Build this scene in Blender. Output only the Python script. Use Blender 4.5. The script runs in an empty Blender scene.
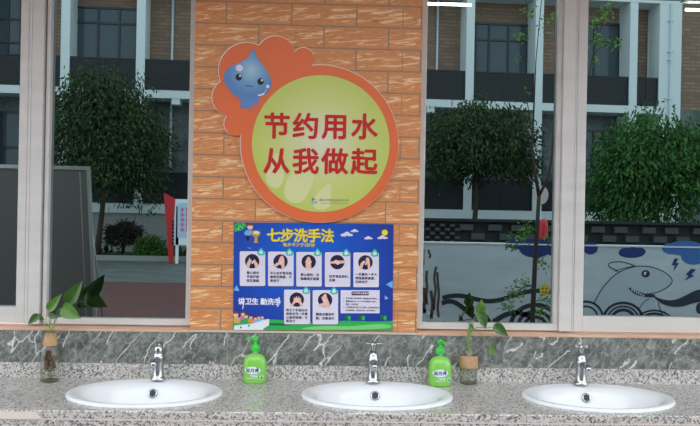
import bpy, bmesh, math, random
from mathutils import Vector, Matrix
SC = bpy.context.scene
COL = SC.collection
PI = math.pi
RND = random.Random(7)

# ------------------------------------------------------------------ camera
F, PXC, PYC = 724.0, 350.0, 213.0
CAM = Vector((0.0, -3.29, 1.5))
YAW, ROLL = 0.033, 0.0185
FW = Vector((math.sin(YAW), math.cos(YAW), 0)); RT = Vector((math.cos(YAW), -math.sin(YAW), 0)); UP = Vector((0, 0, 1))
cd = bpy.data.cameras.new('camera'); cam = bpy.data.objects.new('camera', cd); COL.objects.link(cam)
cd.sensor_width = 36; cd.lens = F/700*36; cd.clip_start = .05; cd.clip_end = 200
cx_, cy_, cz_ = RT*math.cos(ROLL)+UP*math.sin(ROLL), -RT*math.sin(ROLL)+UP*math.cos(ROLL), -FW
cam.matrix_world = Matrix(((cx_.x, cy_.x, cz_.x, CAM.x), (cx_.y, cy_.y, cz_.y, CAM.y), (cx_.z, cy_.z, cz_.z, CAM.z), (0, 0, 0, 1)))
SC.camera = cam

# ------------------------------------------------------------------ sky and exposure
W = bpy.data.worlds.new('overcast_sky'); SC.world = W; W.use_nodes = True
bg = W.node_tree.nodes['Background']; bg.inputs['Color'].default_value = (0.86, 0.94, 1.0, 1); bg.inputs['Strength'].default_value = 1.0
SC.view_settings.view_transform = 'Standard'; SC.view_settings.look = 'None'
SC.view_settings.gamma = 1; SC.view_settings.use_curve_mapping = False
SC.view_settings.exposure = 1.42
SC.cycles.max_bounces = 10; SC.cycles.transparent_max_bounces = 16; SC.cycles.use_denoising = True

# ------------------------------------------------------------------ lines of sight -> places on the planes of the scene
G = 0.085                                     # depth of the window glass behind the tile face (y = 0)
def ray(px, py):
    dx, dy = px-PXC, py-PYC
    u = dx*math.cos(ROLL)+dy*math.sin(ROLL); v = -dx*math.sin(ROLL)+dy*math.cos(ROLL)
    return FW*F + RT*u - UP*v
def P(px, py, y=0.0):                          # on an upright plane parallel to the wall
    r = ray(px, py); return CAM + r*((y-CAM.y)/r.y)
def C(px, py, z):                              # on a level plane
    r = ray(px, py); return CAM + r*((z-CAM.z)/r.z)
def V(px, py, d):                              # mirrored in the glass: a point across the yard
    p = P(px, py, CAM.y+d); return Vector((p.x, 2*G-p.y, p.z))
def srgb(r, g, b):
    f = lambda c: (c/255/12.92 if c/255 <= .04045 else ((c/255+.055)/1.055)**2.4)
    return (f(r), f(g), f(b), 1)

# ------------------------------------------------------------------ materials
MATS = {}
def mat(name, col, rough=.5, metal=0, coat=0, **kw):
    if name in MATS: return MATS[name]
    m = bpy.data.materials.new(name); m.use_nodes = True; MATS[name] = m
    b = m.node_tree.nodes['Principled BSDF']
    b.inputs['Base Color'].default_value = col if len(col) == 4 else (*col, 1)
    b.inputs['Roughness'].default_value = rough; b.inputs['Metallic'].default_value = metal
    b.inputs['Coat Weight'].default_value = coat
    for k, v in kw.items(): b.inputs[k.replace('_', ' ')].default_value = v
    return m
class NT:
    def __init__(s, m): s.t = m.node_tree; s.b = s.t.nodes['Principled BSDF']
    def n(s, typ, ins=None, **attr):
        nd = s.t.nodes.new(typ)
        for k, v in attr.items(): setattr(nd, k, v)
        for k, v in (ins or {}).items():
            sock = nd.inputs[k]
            if isinstance(v, bpy.types.NodeSocket): s.t.links.new(v, sock)
            else: sock.default_value = v
        return nd
    def link(s, a, b): s.t.links.new(a, b)
    def math(s, op, a, b=0.0, c=0.0):
        nd = s.n('ShaderNodeMath', {0: a, 1: b, 2: c}, operation=op); return nd.outputs[0]
    def mix(s, fac, a, b):
        nd = s.n('ShaderNodeMix', data_type='RGBA')
        for i, v in ((0, fac), (6, a), (7, b)):
            if isinstance(v, bpy.types.NodeSocket): s.t.links.new(v, nd.inputs[i])
            else: nd.inputs[i].default_value = v
        return nd.outputs[2]
    def ramp(s, fac, stops, interp='LINEAR'):
        nd = s.n('ShaderNodeValToRGB', {0: fac}); r = nd.color_ramp; r.interpolation = interp
        while len(r.elements) < len(stops): r.elements.new(.5)
        for e, (p, c) in zip(r.elements, stops): e.position = p; e.color = c
        return nd.outputs[0]
    def co(s, kind='Object'): return s.n('ShaderNodeTexCoord').outputs[kind]
    def map(s, v, scale=(1, 1, 1), loc=(0, 0, 0), rot=(0, 0, 0)):
        return s.n('ShaderNodeMapping', {0: v, 1: loc, 2: rot, 3: scale}).outputs[0]
    def noise(s, v, scale, detail=3, rough=.5, dist=0):
        return s.n('ShaderNodeTexNoise', {'Vector': v, 'Scale': scale, 'Detail': detail, 'Roughness': rough, 'Distortion': dist}).outputs[0]
    def bump(s, h, strength=.3, dist=.002):
        s.link(s.n('ShaderNodeBump', {'Height': h, 'Strength': strength, 'Distance': dist}).outputs[0], s.b.inputs['Normal'])

CUTX = P(402.6, 45).x                          # the cut tiles by the right window
def tile_material():
    m = mat('orange_split_tile', srgb(214, 140, 84), .45); t = NT(m)
    xyz = t.n('ShaderNodeSeparateXYZ', {0: t.co()})
    X, Z = xyz.outputs[0], xyz.outputs[2]
    x2 = t.math('ADD', X, 10*.295+.5815+.1475-.114); z2 = t.math('ADD', Z, 20*.0991-.9585)
    v = t.n('ShaderNodeCombineXYZ', {0: x2, 1: z2}).outputs[0]
    br = t.n('ShaderNodeTexBrick', {'Vector': v, 'Color1': (0, 0, 0, 1), 'Color2': (1, 1, 1, 1), 'Mortar': (.5, .5, .5, 1), 'Scale': 1.0,
             'Mortar Size': .0028, 'Mortar Smooth': .0, 'Bias': 0.0, 'Brick Width': .295, 'Row Height': .0991}, offset=.5, offset_frequency=2)
    rnd = t.n('ShaderNodeSeparateColor', {0: br.outputs[0]}).outputs[0]
    mort = br.outputs[1]
    row = t.math('FLOOR', t.math('DIVIDE', z2, .0991)); zin = t.math('FRACT', t.math('DIVIDE', z2, .0991))
    cutj = t.math('MULTIPLY', t.math('LESS_THAN', t.math('ABSOLUTE', t.math('SUBTRACT', X, CUTX)), .0015), t.math('LESS_THAN', t.math('MODULO', row, 2.0), .5))
    mort = t.math('MAXIMUM', mort, cutj)
    slope = t.math('ADD', Z, t.math('MULTIPLY', X, -.10))
    vv = t.n('ShaderNodeCombineXYZ', {0: t.math('MULTIPLY', X, 7.5), 1: t.math('MULTIPLY', slope, 66.0), 2: t.math('ADD', t.math('MULTIPLY', rnd, 37.0), t.math('MULTIPLY', row, 3.7))}).outputs[0]
    n1 = t.noise(vv, 1.0, 3.5, .6, 1.2)
    vein = t.math('SMOOTH_MIN', 1.0, t.math('MAXIMUM', t.math('MULTIPLY', t.math('SUBTRACT', n1, .53), 14.0), 0.0), .1)
    mid = t.math('SUBTRACT', .40, t.math('ABSOLUTE', t.math('SUBTRACT', zin, .5)))
    mid = t.math('MINIMUM', 1.0, t.math('MAXIMUM', t.math('MULTIPLY', mid, 9.0), 0.0))
    vein = t.math('MULTIPLY', vein, mid)
    n2 = t.noise(t.map(t.co(), (30, 30, 160)), 1.0, 3, .6)
    base = t.ramp(n2, [(.3, srgb(204, 127, 74)), (.55, srgb(216, 144, 89)), (.75, srgb(225, 160, 107))])
    dk = t.math('GREATER_THAN', t.noise(t.map(vv, (2.2, 1.4, 1)), 1.0, 2, .6), .69)
    base = t.mix(t.math('MULTIPLY', dk, mid), base, srgb(186, 100, 60))
    c = t.mix(t.math('MULTIPLY', vein, .8), base, srgb(246, 214, 164))
    c = t.mix(mort, c, srgb(140, 122, 104))
    t.link(c, t.b.inputs['Base Color'])
    t.bump(t.math('SUBTRACT', t.math('ADD', t.math('MULTIPLY', n2, .3), t.math('MULTIPLY', vein, -.5)), t.math('MULTIPLY', mort, 2.0)), .5, .002)
    return m
def marble_material():
    m = mat('grey_veined_marble', srgb(112, 118, 114), .3); t = NT(m)
    co = t.co(); n = t.noise(co, 20, 8, .72, .5)
    base = t.ramp(n, [(.34, srgb(76, 80, 77)), (.5, srgb(108, 111, 107)), (.64, srgb(146, 148, 143))])
    fine = t.noise(co, 60, 3, .6)
    base = t.mix(t.math('MULTIPLY', t.math('GREATER_THAN', fine, .56), .4), base, srgb(160, 162, 156))
    wob = t.n('ShaderNodeVectorMath', {0: t.map(t.map(co, rot=(0, -.62, 0)), (1.7, 1, .42)), 1: t.n('ShaderNodeVectorMath', {0: t.n('ShaderNodeTexNoise', {'Vector': co, 'Scale': 11.0, 'Detail': 4.0}).outputs[1], 1: (.085, .085, .085)}, operation='MULTIPLY').outputs[0]}, operation='ADD').outputs[0]
    vo = t.n('ShaderNodeTexVoronoi', {'Vector': wob, 'Scale': 6.0}, feature='DISTANCE_TO_EDGE').outputs['Distance']
    msk = t.math('GREATER_THAN', t.noise(co, 5, 1), .46)
    vein = t.math('MULTIPLY', t.math('MAXIMUM', t.math('SUBTRACT', 1.0, t.math('MULTIPLY', vo, 36.0)), 0.0), msk)
    vo2 = t.n('ShaderNodeTexVoronoi', {'Vector': wob, 'Scale': 17.0}, feature='DISTANCE_TO_EDGE').outputs['Distance']
    v2 = t.math('MULTIPLY', t.math('MAXIMUM', t.math('SUBTRACT', 1.0, t.math('MULTIPLY', vo2, 24.0)), 0.0), .27)
    c = t.mix(t.math('MINIMUM', 1.0, t.math('ADD', t.math('MULTIPLY', vein, .95), v2)), base, srgb(232, 230, 224))
    t.link(c, t.b.inputs['Base Color']); return m
def granite_material(name, rough, soft):
    m = mat(name, srgb(180, 170, 162), rough); t = NT(m)
    co = t.co()
    v1 = t.n('ShaderNodeTexVoronoi', {'Vector': co, 'Scale': 165.0}).outputs['Color']
    r = t.n('ShaderNodeSeparateColor', {0: v1}).outputs[0]
    k = soft
    def mx(a, b=(186, 182, 178)): return srgb(*[a[i]*(1-k)+b[i]*k for i in range(3)])
    c = t.ramp(r, [(0, mx((70, 72, 78))), (.13, mx((140, 140, 142))), (.30, mx((206, 203, 200))), (.60, mx((216, 200, 186))), (.74, mx((222, 219, 216))), (.9, mx((166, 164, 162)))], 'CONSTANT')
    n = t.noise(co, 70, 3, .6)
    c = t.mix(t.math('MULTIPLY', t.math('GREATER_THAN', n, .58), .4*(1-k*.6)), c, srgb(110, 108, 110))
    big = t.noise(co, 4, 2)
    c = t.mix(t.math('MULTIPLY', big, .25), c, srgb(204, 188, 176))
    t.link(c, t.b.inputs['Base Color']); return m
M_TILE = tile_material(); M_MARBLE = marble_material()
M_GRAN = granite_material('speckled_granite', .4, .0)
M_GRANTOP = granite_material('polished_granite_top', .16, .35)
M_GROUT = mat('cream_grout', srgb(206, 194, 178), .9)
M_SILL = mat('peach_sill_tile', srgb(226, 180, 150), .5)
t = NT(M_SILL); t.link(t.ramp(t.noise(t.map(t.co(), (8, 40, 40)), 1, 4), [(.3, srgb(222, 170, 136)), (.7, srgb(238, 200, 172))]), t.b.inputs['Base Color'])
M_ALU = mat('painted_aluminium', srgb(222, 208, 202), .4)
t = NT(M_ALU); t.link(t.ramp(t.noise(t.map(t.co(), (1.5, 1.5, 8)), 2, 4), [(.35, srgb(208, 205, 201)), (.65, srgb(217, 213, 209))]), t.b.inputs['Base Color'])
M_GASK = mat('grey_gasket', srgb(150, 146, 146), .6)
M_GASKD = mat('dark_gasket', srgb(60, 58, 58), .6)
M_GLASS = mat('tinted_reflective_glass', (.285, .35, .36, 1), 0.0, 1.0)
M_CER = mat('white_ceramic', srgb(238, 238, 240), .12, 0, .3)
M_CHROME = mat('chrome', (.46, .465, .475, 1), .2, 1.0)
M_BLACK = mat('black_hole', (.012, .012, .012, 1), .6)
M_WHITEPL = mat('white_plaster', srgb(232, 232, 228), .8)

# ------------------------------------------------------------------ mesh builder
class MB:
    def __init__(s): s.v = []; s.f = []; s.mi = []; s.sm = []
    def add(s, vs, fs, mi=0, sm=False):
        b = len(s.v); s.v += [Vector(v) for v in vs]
        for f in fs: s.f.append([b+i for i in f]); s.mi.append(mi); s.sm.append(sm)
        return s
    def box(s, x0, x1, y0, y1, z0, z1, mi=0):
        vs = [(x, y, z) for x in (x0, x1) for y in (y0, y1) for z in (z0, z1)]
        return s.add(vs, [(0, 1, 3, 2), (4, 6, 7, 5), (0, 4, 5, 1), (2, 3, 7, 6), (0, 2, 6, 4), (1, 5, 7, 3)], mi)
    def prism(s, poly, y0, y1, mi=0, side=None):
        n = len(poly); vs = [(x, y0, z) for x, z in poly]+[(x, y1, z) for x, z in poly]
        s.add(vs, [tuple(range(n)), tuple(range(2*n-1, n-1, -1))], mi)
        b = len(s.v)-2*n
        for i in range(n):
            j = (i+1) % n; s.f.append([b+i, b+j, b+n+j, b+n+i]); s.mi.append(mi if side is None else side); s.sm.append(False)
        return s
    def flat(s, poly, y, mi=0):
        a = sum(poly[i][0]*poly[(i+1) % len(poly)][1]-poly[(i+1) % len(poly)][0]*poly[i][1] for i in range(len(poly)))
        if a < 0: poly = poly[::-1]
        return s.add([(x, y, z) for x, z in poly], [tuple(range(len(poly)))], mi)
    def lathe(s, prof, c=(0, 0, 0), n=32, sx=1, sy=1, mi=0, e=2.0, cap0=True, cap1=True):
        vs = []
        for r, z in prof:
            for k in range(n):
                a = 2*PI*k/n; ca, sa = math.cos(a), math.sin(a)
                x = math.copysign(abs(ca)**(2/e), ca); y = math.copysign(abs(sa)**(2/e), sa)
                vs.append((c[0]+r*sx*x, c[1]+r*sy*y, c[2]+z))
        fs = [(i*n+k, i*n+(k+1) % n, (i+1)*n+(k+1) % n, (i+1)*n+k) for i in range(len(prof)-1) for k in range(n)]
        s.add(vs, fs, mi, True)
        b = len(s.v)-len(vs)
        if cap0 and prof[0][0] > 0: s.f.append([b+k for k in range(n)][::-1]); s.mi.append(mi); s.sm.append(False)
        if cap1 and prof[-1][0] > 0: s.f.append([b+(len(prof)-1)*n+k for k in range(n)]); s.mi.append(mi); s.sm.append(False)
        return s
    def tube(s, pts, r, n=8, mi=0):
        pts = [Vector(p) for p in pts]; m = len(pts); rs = r if isinstance(r, (list, tuple)) else [r]*m
        vs = []; ref = None
        for i, p in enumerate(pts):
            d = (pts[min(i+1, m-1)]-pts[max(i-1, 0)]).normalized()
            if ref is None: ref = d.orthogonal().normalized()
            ref = (ref-d*ref.dot(d)).normalized(); q = d.cross(ref)
            vs += [p+(ref*math.cos(2*PI*k/n)+q*math.sin(2*PI*k/n))*rs[i] for k in range(n)]
        fs = [(i*n+k, i*n+(k+1) % n, (i+1)*n+(k+1) % n, (i+1)*n+k) for i in range(m-1) for k in range(n)]
        s.add(vs, fs, mi, True); b = len(s.v)-len(vs)
        for ring in ([b+k for k in range(n)][::-1], [b+(m-1)*n+k for k in range(n)]): s.f.append(ring); s.mi.append(mi); s.sm.append(False)
        return s
    def ball(s, c, r, n=16, mi=0, sz=1):
        prof = [(max(1e-5, r*math.sin(PI*i/10)), -r*sz*math.cos(PI*i/10)) for i in range(11)]
        return s.lathe(prof, c, n, mi=mi)
    def torus(s, c, R, r, axis=(0, 1, 0), n=24, k=8, mi=0):
        ax = Vector(axis).normalized(); u = ax.orthogonal().normalized(); w = ax.cross(u); c = Vector(c); vs = []
        for i in range(n):
            d = u*math.cos(2*PI*i/n)+w*math.sin(2*PI*i/n)
            vs += [c+d*(R+r*math.cos(2*PI*j/k))+ax*r*math.sin(2*PI*j/k) for j in range(k)]
        return s.add(vs, [(i*k+j, ((i+1) % n)*k+j, ((i+1) % n)*k+(j+1) % k, i*k+(j+1) % k) for i in range(n) for j in range(k)], mi, True)
    def text(s, body, cx, cz, y, size, mi=0, off=0.0, align='CENTER', space=1.0, xf=None):
        cu = bpy.data.curves.new('lettering', 'FONT'); cu.body = body; cu.size = size; cu.align_x = align; cu.align_y = 'CENTER'
        cu.space_character = space; cu.resolution_u = 2
        o = bpy.data.objects.new('lettering', cu); COL.objects.link(o); bpy.context.view_layer.update()
        me = bpy.data.meshes.new_from_object(o.evaluated_get(bpy.context.evaluated_depsgraph_get()))
        ff = xf or (lambda x, z: (cx+x, y, cz+z))
        w_ = off*size
        for k in range(8 if off else 1):
            dx, dz = w_*math.cos(PI*k/4), w_*math.sin(PI*k/4)
            s.add([Vector(ff(v.co.x+dx, v.co.y+dz))+Vector((0, -.00006*k, 0)) for v in me.vertices], [tuple(p.vertices) for p in me.polygons], mi)
        bpy.data.objects.remove(o); bpy.data.curves.remove(cu); bpy.data.meshes.remove(me); return s
    def build(s, name, mats, parent=None, xf=None, recalc=True, bevel=0):
        me = bpy.data.meshes.new(name)
        off = parent_loc(parent)
        vs = [xf(v) if xf else v for v in s.v]
        me.from_pydata([Vector(v)-off for v in vs], [], s.f)
        mats = mats if isinstance(mats, (list, tuple)) else [mats]
        for m in mats: me.materials.append(m)
        for p, mi, sm in zip(me.polygons, s.mi, s.sm): p.material_index = mi; p.use_smooth = sm
        if recalc:
            bm = bmesh.new(); bm.from_mesh(me); bmesh.ops.recalc_face_normals(bm, faces=bm.faces); bm.to_mesh(me); bm.free()
        o = bpy.data.objects.new(name, me); COL.objects.link(o)
        if parent: o.parent = parent
        if bevel:
            b = o.modifiers.new('soft_edge', 'BEVEL'); b.width = bevel; b.segments = 2; b.limit_method = 'ANGLE'; b.angle_limit = .7
        return o
def parent_loc(p):
    l = Vector((0, 0, 0))
    while p is not None: l += p.location; p = p.parent
    return l
def tag(o, label=None, cat=None, group=None, kind=None):
    if label: o['label'] = label
    if cat: o['category'] = cat
    if group: o['group'] = group
    if kind: o['kind'] = kind
    return o
def empty(name, loc=(0, 0, 0), **kw):
    o = bpy.data.objects.new(name, None); COL.objects.link(o); o.location = loc; o.empty_display_size = .1
    return tag(o, **kw)
def copy_tree(o, parent=None):
    c = o.copy(); COL.objects.link(c)
    if parent: c.parent = parent
    for ch in list(o.children): copy_tree(ch, c)
    return c
def pz(pts, y): return [(p.x, p.z) for p in (P(a, b, y) for a, b in pts)]
def ell(cx, cy, rx, ry, n=32, a0=0, a1=2*PI): return [(cx+rx*math.cos(a0+(a1-a0)*i/(n if a1-a0 > 6.28 else n-1)), cy+ry*math.sin(a0+(a1-a0)*i/(n if a1-a0 > 6.28 else n-1))) for i in range(n)]
def smooth(pts, k=3, closed=True):
    for _ in range(k):
        q = []
        n = len(pts)
        for i in range(n if closed else n-1):
            a, b = pts[i], pts[(i+1) % n]
            q += [(a[0]*.75+b[0]*.25, a[1]*.75+b[1]*.25), (a[0]*.25+b[0]*.75, a[1]*.25+b[1]*.75)]
        if not closed: q = [pts[0]]+q+[pts[-1]]
        pts = q
    return pts
def stroke(pts, w):                            # outline of a brush stroke along a line
    L, R = [], []
    n = len(pts)
    for i, (x, y) in enumerate(pts):
        a, b = pts[max(0, i-1)], pts[min(n-1, i+1)]
        dx, dy = b[0]-a[0], b[1]-a[1]; l = math.hypot(dx, dy) or 1
        ww = (w[i] if isinstance(w, list) else w)/2
        L.append((x-dy/l*ww, y+dx/l*ww)); R.append((x+dy/l*ww, y-dx/l*ww))
    return L, R
def add_stroke(mb, pts, w, y, mi, conv):
    L, R = stroke(pts, w)
    for i in range(len(pts)-1):
        mb.flat([conv(*L[i]), conv(*L[i+1]), conv(*R[i+1]), conv(*R[i])], y, mi)

# ================================================================== the setting
ZC = 0.741                                     # top of the counter
pl = P(190.3, 300).x; pr = P(417.5, 300).x      # edges of the tiled pier
ZSILL = P(200, 329.8).z
XL, XR = -3.6, 3.9
TOPW = 2.62
w = MB()
w.box(pl, pr, 0, .22, ZSILL, TOPW)
w.box(XL, XR, 0, .22, TOPW, 3.02)
w.box(XL-1.2, XL, 0, .22, 0, 3.02); w.box(XR, XR+1.2, 0, .22, 0, 3.02)
w.box(XL, XR, .002, .22, 0, ZSILL-.010)
tag(w.build('wall_back', M_TILE), 'orange split-face tile wall between the two windows', 'wall', kind='structure')
g = MB().box(pl, pr, -.004, .02, ZSILL-.010, ZSILL)
tag(g.build('trim_1', M_GROUT), 'cream mortar line under the tiled pier', 'trim', kind='structure')
def sill(name, x0, x1, label):
    m = MB(); z = ZSILL
    vs = [(x, y, zz) for x in (x0, x1) for y, zz in ((-.004, z-.018), (-.004, z-.003), (.2, z+.004), (.2, z-.018))]
    m.add(vs, [(0, 1, 2, 3), (7, 6, 5, 4), (0, 4, 5, 1), (1, 5, 6, 2), (2, 6, 7, 3), (3, 7, 4, 0)])
    return tag(m.build(name, M_SILL), label, 'window sill', kind='structure')
sill('trim_2', XL, pl, 'peach tiled sill under the left window'); sill('trim_3', pr, XR, 'peach tiled sill under the right window')
ZM1 = ZC+.0675
m = MB(); js = [P(x, 350).x for x in (66, 227.5, 389.5, 547.5)]
js = [js[0]-.73*3, js[0]-.73*2, js[0]-.73]+js+[js[-1]+.715, js[-1]+.715*2, js[-1]+.715*3, js[-1]+.715*4]
for a, b in zip(js, js[1:]): m.box(a+.001, b-.001, -.010, .002, ZM1, ZSILL-.011)
o = tag(m.build('trim_4', M_MARBLE), 'grey marble tile band with white veins behind the sinks', 'splashback', kind='structure')
MB().box(js[0], js[-1], -.0085, .002, ZM1, ZSILL-.011).build('joint', M_GROUT, o)
m = MB().box(js[0], js[-1], -.018, .002, ZC, ZM1-.001)
tag(m.build('trim_5', M_GRAN), 'speckled granite upstand along the back of the counter', 'splashback', kind='structure')
# concrete roof slab over the wash place
m = MB().box(XL-1.2, XR+1.2, -1.54, .22, 3.02, 3.2)
tag(m.build('ceiling', mat('grey_plaster', srgb(176, 176, 172), .85)), 'white concrete canopy above the wash place', 'canopy', kind='structure')

def window(n, label):
    return empty('window_%d' % n, (0, 0, 0), label=label, cat='window', kind='structure')
def vx(px, py, y): return P(px, py, y).x
FY0, FY1 = .035, .13
# ---- left window
w1 = window(1, 'left window of dark reflective glass in pale aluminium frame')
yf = .04
zb = P(60, 324.6, yf).z; zt = TOPW
zg = P(100, 318.3, .06).z
m = MB(); xr0, xr1 = vx(185.6, 300, .06), pl
m.box(vx(46.3, 300, .06)+.001, pl, .06, FY1, zb, zg); m.box(xr0, pl, .06, FY1, zg, zt-.05); m.box(vx(42.3, 300, .055), vx(46.3, 300, .055), .055, FY1, zb, zt-.05); m.box(XL, pl, .064, FY1, zt-.05, zt)
m.build('frame', M_ALU, w1, bevel=.002)
MB().box(vx(39, 300, .05)-.003, vx(42.3, 300, .055)+.001, .066, FY1, zb, zt).build('groove', M_GASK, w1)
m = MB(); a, b = vx(27.5, 300, yf), vx(39.2, 300, yf); m.box(a, b, yf, FY1, zb, zt); m.box(vx(24.5, 300, yf), a-.001, yf+.001, FY1, zb, zt)
m.build('post', M_ALU, w1, bevel=.0025)
s = empty('sash', (0, 0, 0)); s.parent = w1
m = MB(); gx = vx(15.7, 300, .045); zgs = P(8, 307, .045).z
m.box(gx, vx(24.5, 300, .045)-.001, .048, .11, zb+.004, zt-.05); m.box(XL, gx, .048, .11, zb+.004, zgs); m.box(XL, XL+.05, .048, .11, zgs, zt-.05)
m.build('sash_frame', M_ALU, s, bevel=.002)
MB().box(XL+.05, gx, .07, .075, zgs, zt).build('pane', M_GLASS, s)
q = MB(); q.box(gx-.006, gx, .06, .07, zgs, zt); q.box(XL+.05, gx, .06, .07, zgs, zgs+.005); q.build('gasket', M_GASK, s)
MB().box(vx(46.3, 300, .055), xr0, G, G+.006, zg, zt).build('pane', M_GLASS, w1)
# ---- right window
w2 = window(2, 'right window of dark reflective glass in pale aluminium frame')
zb = P(500, 330.0, .06).z
m = MB(); xl1 = vx(422.6, 300, .06); xa, xb = vx(553.6, 300, .06), vx(558, 300, .06); zg = P(480, 323.2, .06).z
m.box(pr, xl1, .06, FY1, zg, zt-.05); m.box(pr, xb, .06, FY1, zb, zg); m.box(xa, xb, .06, FY1, zg, zt-.05); m.box(pr, XR, .064, FY1, zt-.05, zt)
m.build('frame', M_ALU, w2, bevel=.002)
MB().box(xb-.001, vx(559.6, 300, yf)+.002, .07, FY1, zb, zt).build('groove', M_GASKD, w2)
m = MB(); a, b = vx(559.6, 300, yf), vx(571.6, 300, yf); m.box(a, b, yf, FY1, zb, zt); m.box(b+.001, vx(573.5, 300, yf), yf+.001, FY1, zb, zt)
m.build('post', M_ALU, w2, bevel=.0025)
s = empty('sash', (0, 0, 0)); s.parent = w2
gx = vx(583.2, 300, .048); zgs = P(600, 316.6, .048).z
m = MB(); m.box(vx(573.5, 300, .048)+.001, gx, .048, .11, zb+.003, zt-.05); m.box(gx, XR, .048, .11, zb+.003, zgs); m.box(XR-.05, XR, .048, .11, zgs, zt-.05)
m.build('sash_frame', M_ALU, s, bevel=.002)
MB().box(gx, XR-.05, .07, .075, zgs, zt).build('pane', M_GLASS, s)
q = MB(); q.box(gx, gx+.004, .06, .07, zgs, zt); q.box(gx, XR-.05, .06, .07, zgs, zgs+.004); q.build('gasket', M_GASK, s)
MB().box(xl1, xa, G, G+.006, zg, zt).build('pane', M_GLASS, w2)

# ================================================================== the yard across from the windows (seen mirrored in the glass)
M_RED = mat('red_paving', srgb(120, 62, 56), .7); t = NT(M_RED)
br = t.n('ShaderNodeTexBrick', {'Vector': t.map(t.co(), rot=(0, 0, .8)), 'Color1': srgb(112, 40, 36), 'Color2': srgb(86, 42, 40), 'Mortar': srgb(90, 80, 76), 'Scale': 1.0, 'Mortar Size': .006, 'Brick Width': .4, 'Row Height': .2}, offset=.5)
t.link(t.mix(t.math('MULTIPLY', t.noise(t.co(), .9, 3), .45), br.outputs[0], srgb(80, 72, 70)), t.b.inputs['Base Color'])
M_ROAD = mat('grey_asphalt', srgb(120, 122, 120), .6); t = NT(M_ROAD); t.link(t.ramp(t.noise(t.co(), 2.2, 4), [(.3, srgb(76, 82, 80)), (.7, srgb(108, 114, 112))]), t.b.inputs['Base Color'])
M_SOIL = mat('planted_soil', srgb(46, 62, 34), .9); M_KERB = mat('kerb_stone', srgb(150, 150, 144), .8)
def yv(d): return 2*G-(CAM.y+d)
tag(MB().box(-30, 30, yv(15), .22, -.1, 0).build('floor', M_RED), 'red paved yard in front of the wash place', 'ground', kind='structure')
tag(MB().box(-30, 30, yv(21.2), yv(15), -.1, -.005).build('road', M_ROAD), 'grey asphalt lane across the yard', 'road', kind='structure')
tag(MB().box(-30, 30, yv(40), yv(21.4), -.1, .06).build('planting_ground', M_SOIL), 'planted strip in front of the school building', 'ground', kind='structure')
tag(MB().box(-30, 30, yv(21.4), yv(21.2), -.1, .14).build('kerb', M_KERB), 'pale stone kerb edging the planted strip', 'kerb', kind='structure')

TH = .06; BD = 25.0                              # the school building stands a little askew
e1 = Vector((math.cos(TH), math.sin(TH), 0)); e2 = Vector((-math.sin(TH), math.cos(TH), 0)); B0 = Vector((0, CAM.y+BD, 0))
def bs(px, py, t=0.0):
    r = ray(px, py); k = (B0+e2*t-CAM).dot(e2)/r.dot(e2); p = CAM+r*k; return (p-B0).dot(e1), p.z
def bxf(v):
    p = B0+e1*v.x+e2*v.y; return Vector((p.x, 2*G-p.y, v.z))
M_BWHITE = mat('white_painted_concrete', srgb(214, 222, 222), .8)
M_BBRICK = mat('brown_facing_brick', srgb(140, 112, 92), .85); t = NT(M_BBRICK)
xyz = t.n('ShaderNodeSeparateXYZ', {0: t.co()})
br = t.n('ShaderNodeTexBrick', {'Vector': t.n('ShaderNodeCombineXYZ', {0: xyz.outputs[0], 1: xyz.outputs[2]}).outputs[0], 'Color1': srgb(150, 120, 98), 'Color2': srgb(128, 100, 82), 'Mortar': srgb(112, 98, 88), 'Scale': 1.0, 'Mortar Size': .02, 'Brick Width': .46, 'Row Height': .13}, offset=.5)
t.link(br.outputs[0], t.b.inputs['Base Color'])
M_BSTONE = mat('dark_grey_stone_cladding', srgb(84, 90, 92), .5); t = NT(M_BSTONE)
t.link(t.ramp(t.noise(t.co(), 3, 5, .65), [(.35, srgb(66, 72, 75)), (.65, srgb(104, 110, 112))]), t.b.inputs['Base Color'])
M_RAIL = mat('dark_slatted_metal', srgb(30, 34, 40), .5); M_WFR = mat('dark_window_frame', srgb(40, 46, 52), .4)
M_WGL = mat('room_window_glass', srgb(66, 80, 88), .06)
M_PIPE = mat('pale_downpipe', srgb(190, 204, 210), .5)
zs1, zs0 = bs(500, 101.5)[1], bs(500, 109)[1]      # upper floor slab
zr1 = bs(500, 71.8)[1]
zbm = bs(500, 3.8)[1]+.27
zg1, zg0 = bs(440, 209.3)[1], bs(440, 218.5)[1]; zgr = bs(440, 178.5)[1]
ZROOF = zbm+.9
bl = empty('school_building', bxf(Vector((0, 0, 0))), label='white framed school building with brown brick bays across the yard', cat='building')
bl.location.z = 0
T1 = .75; S0, S1 = -17.0, 17.0
sP0, sP1 = bs(658, 100)[0], bs(680, 100)[0]
cols = [bs(60.5, 60)[0], bs(136, 60)[0], None, None, bs(466, 60)[0], bs(535, 60)[0], bs(628.5, 100)[0]]
cols[2] = cols[1]+2.9; cols[3] = cols[2]+2.8
cols = [cols[0]-5.6, cols[0]-2.6]+cols
CW = .29
m = MB().box(S0, sP1+.02, T1+.12, 7, zs0, ZROOF); m.build('upper_wall', M_BBRICK, bl, bxf)
m = MB().box(S0, S1, T1+.12, 7, zg1, zs0); m.build('lower_wall', M_BSTONE, bl, bxf)
MB().box(sP1+.02, S1, .12, 7, zs1-.08, ZROOF).build('end_wall', M_BBRICK, bl, bxf)
MB().box(sP1+.02, S1, .10, 7, zg0, zs1-.08).build('end_wall_base', M_BSTONE, bl, bxf)
MB().box(S0, sP1, 0, T1+.12, zs0, zs1).build('floor_slab', M_BWHITE, bl, bxf)
MB().box(S0, sP1, 0, T1+.12, zg0, zg1).build('floor_slab', M_BWHITE, bl, bxf)
MB().box(S0, S1, .06, 7, .06, zg0).build('plinth', mat('grey_plinth', srgb(150, 152, 150), .85), bl, bxf)
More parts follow.
